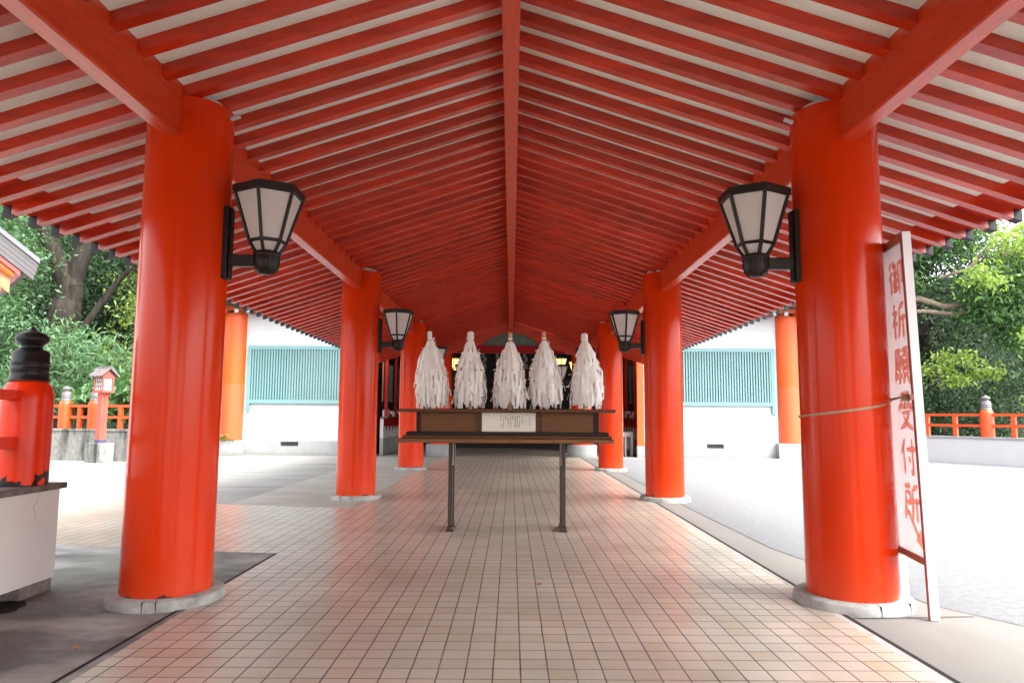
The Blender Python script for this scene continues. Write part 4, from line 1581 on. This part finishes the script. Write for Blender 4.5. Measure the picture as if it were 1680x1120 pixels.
# ================================================================== SHOP COUNTERS
for sx in (-1, 1):
    X = sx*4.52
    lab = ('dim amulet counter with red cloth and white fans behind the left second column' if sx < 0
           else 'amulet counter with red cloth and white box behind the right second column')
    ct = thing('shop_counter', (X, 26.3, 0), lab, 'counter', 'amulet counters in the hall')
    xo = sx*4.64
    a, b = sorted((X, xo))
    y0 = 25.35
    MB().box(a, b, y0, 29.6, 0.0, 0.60).build('base', 'hall_plinth', ct)
    MB().box(a, b, y0, 29.6, 0.601, 1.30).build('front_panel', 'cloth_white', ct)
    a, b = sorted((sx*4.36, xo))
    MB().box(a, b, y0-0.05, 29.65, 1.301, 1.36).build('counter_top', 'wood_dark', ct)
    mb = MB()
    xc = sx*4.505
    y = y0
    vs = []
    while y < 29.3:
        q = [(xc, y, 1.30), (xc, y+0.62, 1.30), (xc, y+0.62, 0.80), (xc, y+0.45, 1.05), (xc, y+0.31, 1.00), (xc, y+0.16, 1.07), (xc, y, 0.80)]
        q2 = [(p[0]+sx*0.012, p[1], p[2]) for p in q]
        mb.add(q+q2, [(0, 1, 4), (1, 2, 3, 4), (0, 4, 5, 6), (7, 11, 8), (8, 11, 10, 9), (7, 13, 12, 11)])
        y += 0.64
    mb.build('valance', 'counter_red', ct)
    mb = MB()
    rg = random.Random(20+sx)
    y = y0+0.1
    while y < 29:
        w = rg.uniform(0.1, 0.25)
        mb.box(min(sx*4.40, sx*4.58), max(sx*4.40, sx*4.58), y, y+w, 1.361, 1.361+rg.uniform(0.08, 0.28), rg.choice((0, 0, 1, 2)))
        y += w+rg.uniform(0.03, 0.2)
    mb.build('goods', ['cloth_white', 'amber', 'counter_red'], ct)
    mb = MB()
    y = y0
    while y < 29.4:
        mb.box(min(sx*4.56, sx*4.60), max(sx*4.56, sx*4.60), y, y+0.35, 1.9, 3.3, rg.choice((0, 1, 2, 2)))
        y += 0.42
    mb.build('hanging_display', ['dull_green', 'amber', 'void_black'], ct)
    for y in (y0+0.0, 27.4, 29.4):
        MB().box(min(sx*4.40, sx*4.5), max(sx*4.40, sx*4.5), y, y+0.09, 1.362, 4.2).build('post', 'counter_red', ct)
bx = thing('white_stand', (4.1, 25.9, 0), 'small white open stand with dark gaps right of the right third column', 'stand')
mb = MB().box(3.95, 4.38, 25.6, 26.0, 0.70, 0.86).box(3.95, 4.02, 25.6, 26.0, 0.0, 0.699).box(4.08, 4.14, 25.6, 26.0, 0.0, 0.699).box(4.30, 4.38, 25.6, 26.0, 0.0, 0.699)
mb.box(4.02, 4.30, 25.95, 25.97, 0.25, 0.699)
mb.build('frame', 'cloth_white', bx)

# ================================================================== SIDE SHRINE (left, only its gable corner shows)
side = thing('side_shrine', (0, 0, 0), 'grey gabled roof corner with orange and cream painted bargeboard at the far left', 'shrine building')
XC, ZA, SS = -4.1, 7.60, 0.76
def gz(x, off):
    return ZA-SS*abs(x-XC)-off
def band(name, hw, o0, o1, y0, y1, m):
    mb = MB()
    xs = [XC-hw, XC, XC+hw]
    poly = [(x, gz(x, o0)) for x in xs]+[(x, gz(x, o1)) for x in xs[::-1]]
    mb.prism(poly[::-1], y0, y1)
    return mb.build(name, m, side)
mat('barge_grey', (0.075, 0.068, 0.07), 0.6, 0.3, var=0.15, vscale=4)
mat('cream_paint', (0.27, 0.20, 0.11), 0.6, 0.3, var=0.5, vscale=5, dark=(0.27, 0.085, 0.015))
band('roof', 4.10, 0.0, 0.10, 0.0, 5.5, 'roof_copper')
for k in range(4):
    band('bargeboard', 4.08-0.02*k, 0.101+0.10*k, 0.195+0.10*k, 0.03+0.004*k, 0.2, 'barge_grey')
band('underboard', 3.80, 0.502, 0.60, 0.10, 5.3, 'rafter_red')
mb = MB()
for q in (-1, 1):
    mb.tube([(XC, 0.22, gz(XC, 0.66)), (XC+q*3.70, 0.22, gz(XC+3.70, 0.66))], 0.075, 12)
mb.build('verge_pole', 'orange_paint', side)
band('painted_board', 3.66, 0.76, 1.05, 0.25, 0.32, 'cream_paint')
band('lower_board', 3.52, 1.051, 1.13, 0.22, 0.34, 'rail_orange')
MB().box(XC-2.0, XC+2.0, 1.2, 4.8, 0.0, 5.2).build('wall', 'plaster_white', side)
for x in (XC-2.0, XC+2.0):
    for y in (1.2, 4.8):
        MB().lathe(x, y, [(0.18, 0), (0.18, 4.9)], 20).build('column', 'vermilion', side)
side.location = (-9.46, 14.0, 0)
side.rotation_euler = (0, 0, R(42))


# ================================================================== TREES
def leaf_mesh(name, m, centers, normals_bias, length, width, seed, parent=None):
    """centers: (n,3); every leaf a folded rhombus of two triangles"""
    rs = np.random.RandomState(seed)
    n = len(centers)
    d = rs.normal(size=(n, 3))
    d[:, 2] -= 0.35
    d /= np.linalg.norm(d, axis=1)[:, None]
    up = rs.normal(size=(n, 3))*0.7+np.array(normals_bias)
    s = np.cross(d, up)
    s /= np.linalg.norm(s, axis=1)[:, None]+1e-9
    nn = np.cross(s, d)
    L = (length*rs.uniform(0.42, 1.45, n))[:, None]
    W = (width*rs.uniform(0.7, 1.2, n))[:, None]
    c = centers
    v = np.stack([c-d*L*0.5, c+s*W*0.5-d*L*0.05+nn*W*0.15, c+d*L*0.5-nn*W*0.12, c-s*W*0.5-d*L*0.05+nn*W*0.15], 1).reshape(-1, 3)
    me = bpy.data.meshes.new(name)
    me.vertices.add(4*n)
    me.vertices.foreach_set('co', v.astype(np.float32).ravel())
    me.loops.add(4*n)
    me.loops.foreach_set('vertex_index', np.arange(4*n, dtype=np.int32))
    me.polygons.add(n)
    me.polygons.foreach_set('loop_start', np.arange(0, 4*n, 4, dtype=np.int32))
    me.polygons.foreach_set('loop_total', np.full(n, 4, dtype=np.int32))
    me.materials.append(MATS[m])
    me.update(calc_edges=True)
    me.validate()
    o = bpy.data.objects.new(name, me)
    COL.objects.link(o)
    if parent is not None:
        attach(o, parent)
    return o


def clump_points(clumps, rs, spray=0.38, per=26, flat=0.45):
    """clumps: (x,y,z,rx,ry,rz,sprays) -> leaf centres grouped in flattened sprays"""
    out = []
    for (x, y, z, rx, ry, rz, ns) in clumps:
        u = rs.normal(size=(ns, 3))
        u /= np.linalg.norm(u, axis=1)[:, None]
        rad = rs.uniform(0.25, 1.0, ns)**0.6
        c = np.array([x, y, z])+u*rad[:, None]*np.array([rx, ry, rz])
        for q in c:
            k = int(per*rs.uniform(0.5, 1.3))
            sc = spray*rs.uniform(0.6, 1.3)
            p = rs.normal(size=(k, 3))*np.array([sc, sc, sc*flat])
            tilt = rs.normal(size=2)*0.35
            p[:, 2] += p[:, 0]*tilt[0]+p[:, 1]*tilt[1]-0.3*np.hypot(p[:, 0], p[:, 1])
            out.append(q+p)
    return np.concatenate(out)


def limb(mb, pts, r0, r1, seed=0, n=9):
    rg = random.Random(seed)
    P = [Vector(p) for p in pts]
    Q = []
    for a, b in zip(P[:-1], P[1:]):
        for k in range(4):
            Q.append(a.lerp(b, k/4)+Vector((rg.uniform(-1, 1), rg.uniform(-1, 1), rg.uniform(-1, 1)))*r0*0.13)
    Q.append(P[-1])
    mb.tube(Q, [(r0+(r1-r0)*i/(len(Q)-1))*rg.uniform(0.9, 1.1) for i in range(len(Q))], n)


def tree(name, label, cat, limbs, clumps, m, leaf, seed, spray=0.38, per=26, bark='bark', group=None, flat=0.45):
    base = limbs[0][0][0] if limbs else (clumps[0][0], clumps[0][1], 0)
    t = thing(name, (base[0], base[1], 0), label, cat, group)
    if limbs:
        mb = MB()
        for i, (pts, r0, r1) in enumerate(limbs):
            limb(mb, pts, r0, r1, seed*7+i)
        mb.build('trunk', bark, t)
    rs = np.random.RandomState(seed)
    leaf_mesh('crown', m, clump_points(clumps, rs, spray, per, flat), (0.1, -0.35, 0.9), leaf[0], leaf[1], seed+100, t)
    return t


GT = 'trees beyond the left railing'
tree('broadleaf_tree', 'big old tree with thick forked mossy trunk behind the far left railing', 'tree',
     [([(-17.9, 27, 0), (-17.7, 27, 3), (-17.1, 27, 5.2), (-17.0, 27, 6.4)], 0.62, 0.46),
      ([(-17.0, 27, 6.2), (-17.7, 26.9, 7.6), (-18.6, 26.8, 9.6)], 0.40, 0.22),
      ([(-17.0, 27, 6.3), (-16.6, 27, 7.4), (-15.9, 27.3, 9.4), (-15.0, 27.5, 11)], 0.40, 0.16),
      ([(-16.7, 27.2, 4.5), (-15.6, 27.5, 6.4), (-14.8, 27.5, 7.4)], 0.16, 0.08)],
     [(-19.0, 26.0, 7.2, 1.9, 1.2, 2.4, 120), (-15.0, 28.0, 9.6, 2.6, 1.6, 1.8, 150), (-19.5, 27.5, 10.0, 2.6, 2, 1.8, 120),
      (-18.7, 25.6, 4.9, 1.1, 0.7, 0.9, 55), (-16.4, 25.8, 4.1, 1.0, 0.7, 0.7, 50), (-12.5, 28, 9.2, 2.4, 1.6, 2.0, 120)],
     'leaf_cool', (0.22, 0.085), 3, group=GT)
tree('broadleaf_tree', 'slender light-trunked tree with yellow-green leaves left of the front column', 'tree',
     [([(-14.6, 29, 0), (-14.4, 29, 3), (-13.9, 29, 6), (-13.4, 29, 8.5)], 0.14, 0.06), ([(-13.2, 29.5, 0), (-13.0, 29.4, 4), (-12.6, 29.2, 8)], 0.12, 0.05)],
     [(-14.2, 28.6, 6.2, 2.0, 1.3, 1.6, 110), (-12.6, 28.4, 4.0, 1.7, 1.2, 1.5, 100), (-15.3, 28.5, 3.6, 1.5, 1.2, 1.2, 70)],
     'leaf_yellow', (0.20, 0.09), 5, group=GT)
tree('evergreen_tree', 'dense mid green tree filling the far left edge behind the railing', 'tree',
     [([(-20.5, 29, 0), (-20.3, 29, 4), (-20.0, 29, 8)], 0.3, 0.15)],
     [(-20.6, 27.6, 3.6, 2.2, 1.4, 1.9, 130), (-18.6, 27.9, 2.2, 2.0, 1.0, 1.2, 90), (-21, 28, 7.2, 2.4, 1.5, 2.2, 120)],
     'leaf_mid', (0.21, 0.09), 7, group=GT)
tree('evergreen_tree', 'dark shaded tree deep behind the post lantern', 'tree',
     [([(-14.2, 33, 0), (-14.0, 33, 5), (-13.6, 33, 9)], 0.25, 0.12)],
     [(-20.5, 32.0, 5.0, 3.4, 1.6, 4.6, 420), (-16.0, 32.5, 5.0, 3.4, 1.6, 4.6, 420), (-11.5, 32.5, 5.0, 3.2, 1.6, 4.2, 300), (-17, 33, 11, 6, 1.8, 3, 420)],
     'leaf_dark', (0.25, 0.12), 9, per=30, spray=0.5, group=GT)
tree('bamboo_shrub', 'tall feathery shrub with long narrow leaves behind the far left railing', 'shrub',
     [([(-15.2, 23.7, 0), (-15.1, 23.7, 2), (-14.9, 23.6, 3.6)], 0.035, 0.02), ([(-14.2, 23.9, 0), (-14.1, 23.8, 2), (-13.9, 23.7, 3.4)], 0.03, 0.02)],
     [(-15.2, 23.8, 2.9, 1.3, 0.6, 1.3, 70), (-13.6, 23.9, 2.9, 1.1, 0.6, 1.0, 60), (-16.9, 24.2, 2.3, 1.1, 0.6, 1.1, 50), (-12.2, 24.2, 3.0, 0.9, 0.5, 0.8, 35)],
     'leaf_cool', (0.30, 0.045), 11, per=22, flat=0.8)
tree('broadleaf_shrub', 'large-leaved green shrub around the post lantern roof', 'shrub',
     [([(-12.9, 22.6, 0), (-12.8, 22.5, 1.3), (-12.7, 22.4, 1.9)], 0.03, 0.02), ([(-11.8, 22.6, 0), (-11.7, 22.5, 1.4), (-11.5, 22.3, 2.0)], 0.03, 0.02)],
     [(-12.95, 22.3, 2.0, 0.45, 0.25, 0.35, 16), (-11.75, 22.2, 2.1, 0.45, 0.3, 0.35, 16), (-12.4, 22.5, 1.6, 0.8, 0.25, 0.35, 20), (-13.8, 22.7, 1.7, 0.8, 0.25, 0.4, 18)],
     'leaf_mid', (0.34, 0.18), 13, per=14, spray=0.22)

GR = 'trees beyond the right railing'
tree('evergreen_tree', 'dark dense evergreen tree with bare twigs behind the right railing', 'tree',
     [([(18.0, 30, 0), (17.6, 30, 4), (17.0, 30, 8)], 0.4, 0.2),
      ([(14.0, 28.6, 3.2), (15.6, 28.0, 4.4), (16.5, 27.7, 5.1)], 0.16, 0.12), ([(15.3, 27.6, 5.8), (16.0, 27.2, 6.6), (17.6, 27.2, 7.4)], 0.04, 0.02),
      ([(15.3, 27.5, 5.3), (16.6, 27.2, 6.3), (17.2, 27.2, 6.2)], 0.03, 0.015)],
     [(16.5, 30.0, 4.0, 3.2, 1.4, 3.2, 300), (20.0, 29.5, 4.2, 2.8, 1.4, 3.2, 220), (14.0, 30.3, 6.5, 3.0, 1.3, 3.0, 200), (17.0, 29.2, 9.6, 3.4, 1.5, 2.0, 260), (14.2, 28.8, 8.6, 2.2, 1.2, 1.6, 120), (15.7, 27.6, 8.0, 1.5, 0.7, 1.3, 130), (18.5, 30.5, 8.5, 4.0, 1.5, 2.5, 220),
      (15.8, 26.9, 1.6, 1.9, 0.6, 1.2, 110), (18.2, 26.6, 1.9, 1.6, 0.7, 1.4, 90)],
     'leaf_dark', (0.19, 0.085), 21, per=30, group=GR)
tree('broadleaf_tree', 'spreading tree with long bare horizontal limbs and drooping leaf sprays at right', 'tree',
     [([(14.2, 27.4, 0), (14.4, 27.2, 3), (14.6, 27.0, 5.6)], 0.22, 0.17),
      ([(14.6, 27.0, 5.9), (15.6, 26.8, 5.95), (16.4, 26.6, 5.62), (17.6, 26.5, 5.8)], 0.13, 0.09),
      ([(14.6, 27.0, 5.55), (15.8, 26.7, 5.45), (16.9, 26.5, 5.32), (17.8, 26.4, 5.7)], 0.09, 0.06),
      ([(16.2, 26.5, 6.7), (17.2, 26.3, 7.0), (18.2, 26.3, 8.0), (19.5, 26.4, 8.8)], 0.06, 0.11)],
     [(17.5, 26.0, 6.3, 1.0, 0.5, 0.6, 50), (17.9, 26.0, 5.4, 1.0, 0.6, 0.5, 45), (18.8, 26.2, 4.6, 0.9, 0.6, 0.7, 40), (18.8, 26.2, 7.2, 1.3, 0.7, 0.9, 60),
      (15.2, 26.8, 6.9, 0.9, 0.6, 0.6, 30), (15.6, 26.4, 8.0, 1.2, 0.6, 0.8, 50), (17.0, 26.2, 8.3, 1.2, 0.6, 0.7, 50), (19.3, 26.0, 6.0, 1.2, 0.8, 1.0, 60)],
     'leaf_mid', (0.26, 0.10), 23, per=22, spray=0.30, bark='bark_pale', group=GR)
tree('sapling_tree', 'bright yellow-green leaf spray spreading above the right railing', 'tree',
     [([(14.0, 25.9, 0), (14.0, 25.9, 1.8), (14.4, 25.7, 2.7)], 0.05, 0.03), ([(14.4, 25.7, 2.7), (15.4, 25.4, 3.2), (16.6, 25.2, 3.35)], 0.028, 0.012), ([(15.0, 25.5, 3.0), (15.8, 25.3, 2.9)], 0.014, 0.008)],
     [(15.0, 25.2, 3.15, 0.6, 0.35, 0.25, 13), (15.8, 25.1, 3.52, 0.85, 0.4, 0.28, 20), (16.8, 25.1, 3.10, 0.65, 0.4, 0.16, 13), (15.8, 25.0, 2.82, 0.6, 0.3, 0.20, 9)],
     'leaf_bright', (0.20, 0.10), 25, per=20, spray=0.21, bark='bark_pale', group=GR)
tree('broadleaf_tree', 'yellowish leafy branch reaching out at the upper right under the eaves', 'tree',
     [([(21.5, 25.0, 0), (21.3, 25.0, 4), (20.4, 24.6, 7.2)], 0.2, 0.12), ([(20.4, 24.6, 7.2), (18.4, 24.0, 7.6), (16.8, 23.8, 7.0)], 0.09, 0.03),
      ([(20.6, 24.7, 5.6), (18.8, 24.2, 4.4), (17.6, 24.0, 3.9)], 0.05, 0.015)],
     [(17.3, 23.8, 7.4, 0.9, 0.5, 0.5, 36), (18.6, 24.0, 7.9, 1.0, 0.6, 0.5, 40), (17.9, 24.0, 4.3, 0.4, 0.3, 0.3, 10), (16.2, 23.8, 6.3, 0.7, 0.4, 0.35, 16), (18.2, 24.0, 2.4, 0.6, 0.4, 0.5, 16)],
     'leaf_yellow', (0.22, 0.10), 27, per=20, spray=0.24, bark='bark_pale', group=GR)

# tuft growing at the corner of the hall foundation
rs = np.random.RandomState(5)
wd = thing('weed_tuft', (-9.95, 24.55, 0.52), 'small bright green weed growing on the hall foundation at left', 'weed')
leaf_mesh('foliage', 'leaf_bright', np.array([-9.88, 24.66, 0.585])+rs.normal(size=(70, 3))*np.array([0.14, 0.05, 0.045]), (0, -0.2, 1), 0.11, 0.06, 4, wd)
mb = MB().tube([(-9.88, 24.70, 0.517), (-9.88, 24.67, 0.57)], 0.008, 5)
mb.build('stem', 'bark', wd)

# fallen leaves
def fallen(x, y, s, m, label, seed):
    rg = random.Random(seed)
    mb = MB()
    a = rg.uniform(0, 6)
    ca, sa = math.cos(a), math.sin(a)
    prof = [(-1, 0), (-0.5, 0.42), (0.1, 0.5), (0.6, 0.3), (1, 0)]
    vs = []
    for (u, w) in prof:
        for q in (-1, 0, 1):
            p = (u*s, q*w*s*0.8)
            vs.append((x+p[0]*ca-p[1]*sa, y+p[0]*sa+p[1]*ca, 0.018+abs(q)*w*s*0.45+0.10*s*u*u))
    fs = []
    for i in range(4):
        for k in range(2):
            fs.append((i*3+k, i*3+k+1, i*3+k+4, i*3+k+3))
    mb.add(vs, fs, 0, True)
    tag(mb.build('fallen_leaf', m), label, 'fallen leaf', 'leaves fallen on the paving')


fallen(0.26, 6.05, 0.035, 'leaf_dry_red', 'curled red fallen leaf in the middle of the tiled path', 1)
fallen(-1.24, 7.29, 0.025, 'leaf_dry_red', 'tiny red fallen leaf on the tiles left of the stand', 2)
fallen(-2.553, 4.38, 0.04, 'leaf_dry_brown', 'pale brown fallen leaf on the dark concrete at lower left', 3)
fallen(2.25, 9.41, 0.03, 'leaf_dry_red', 'red fallen leaf at the right edge of the tiled path', 4)
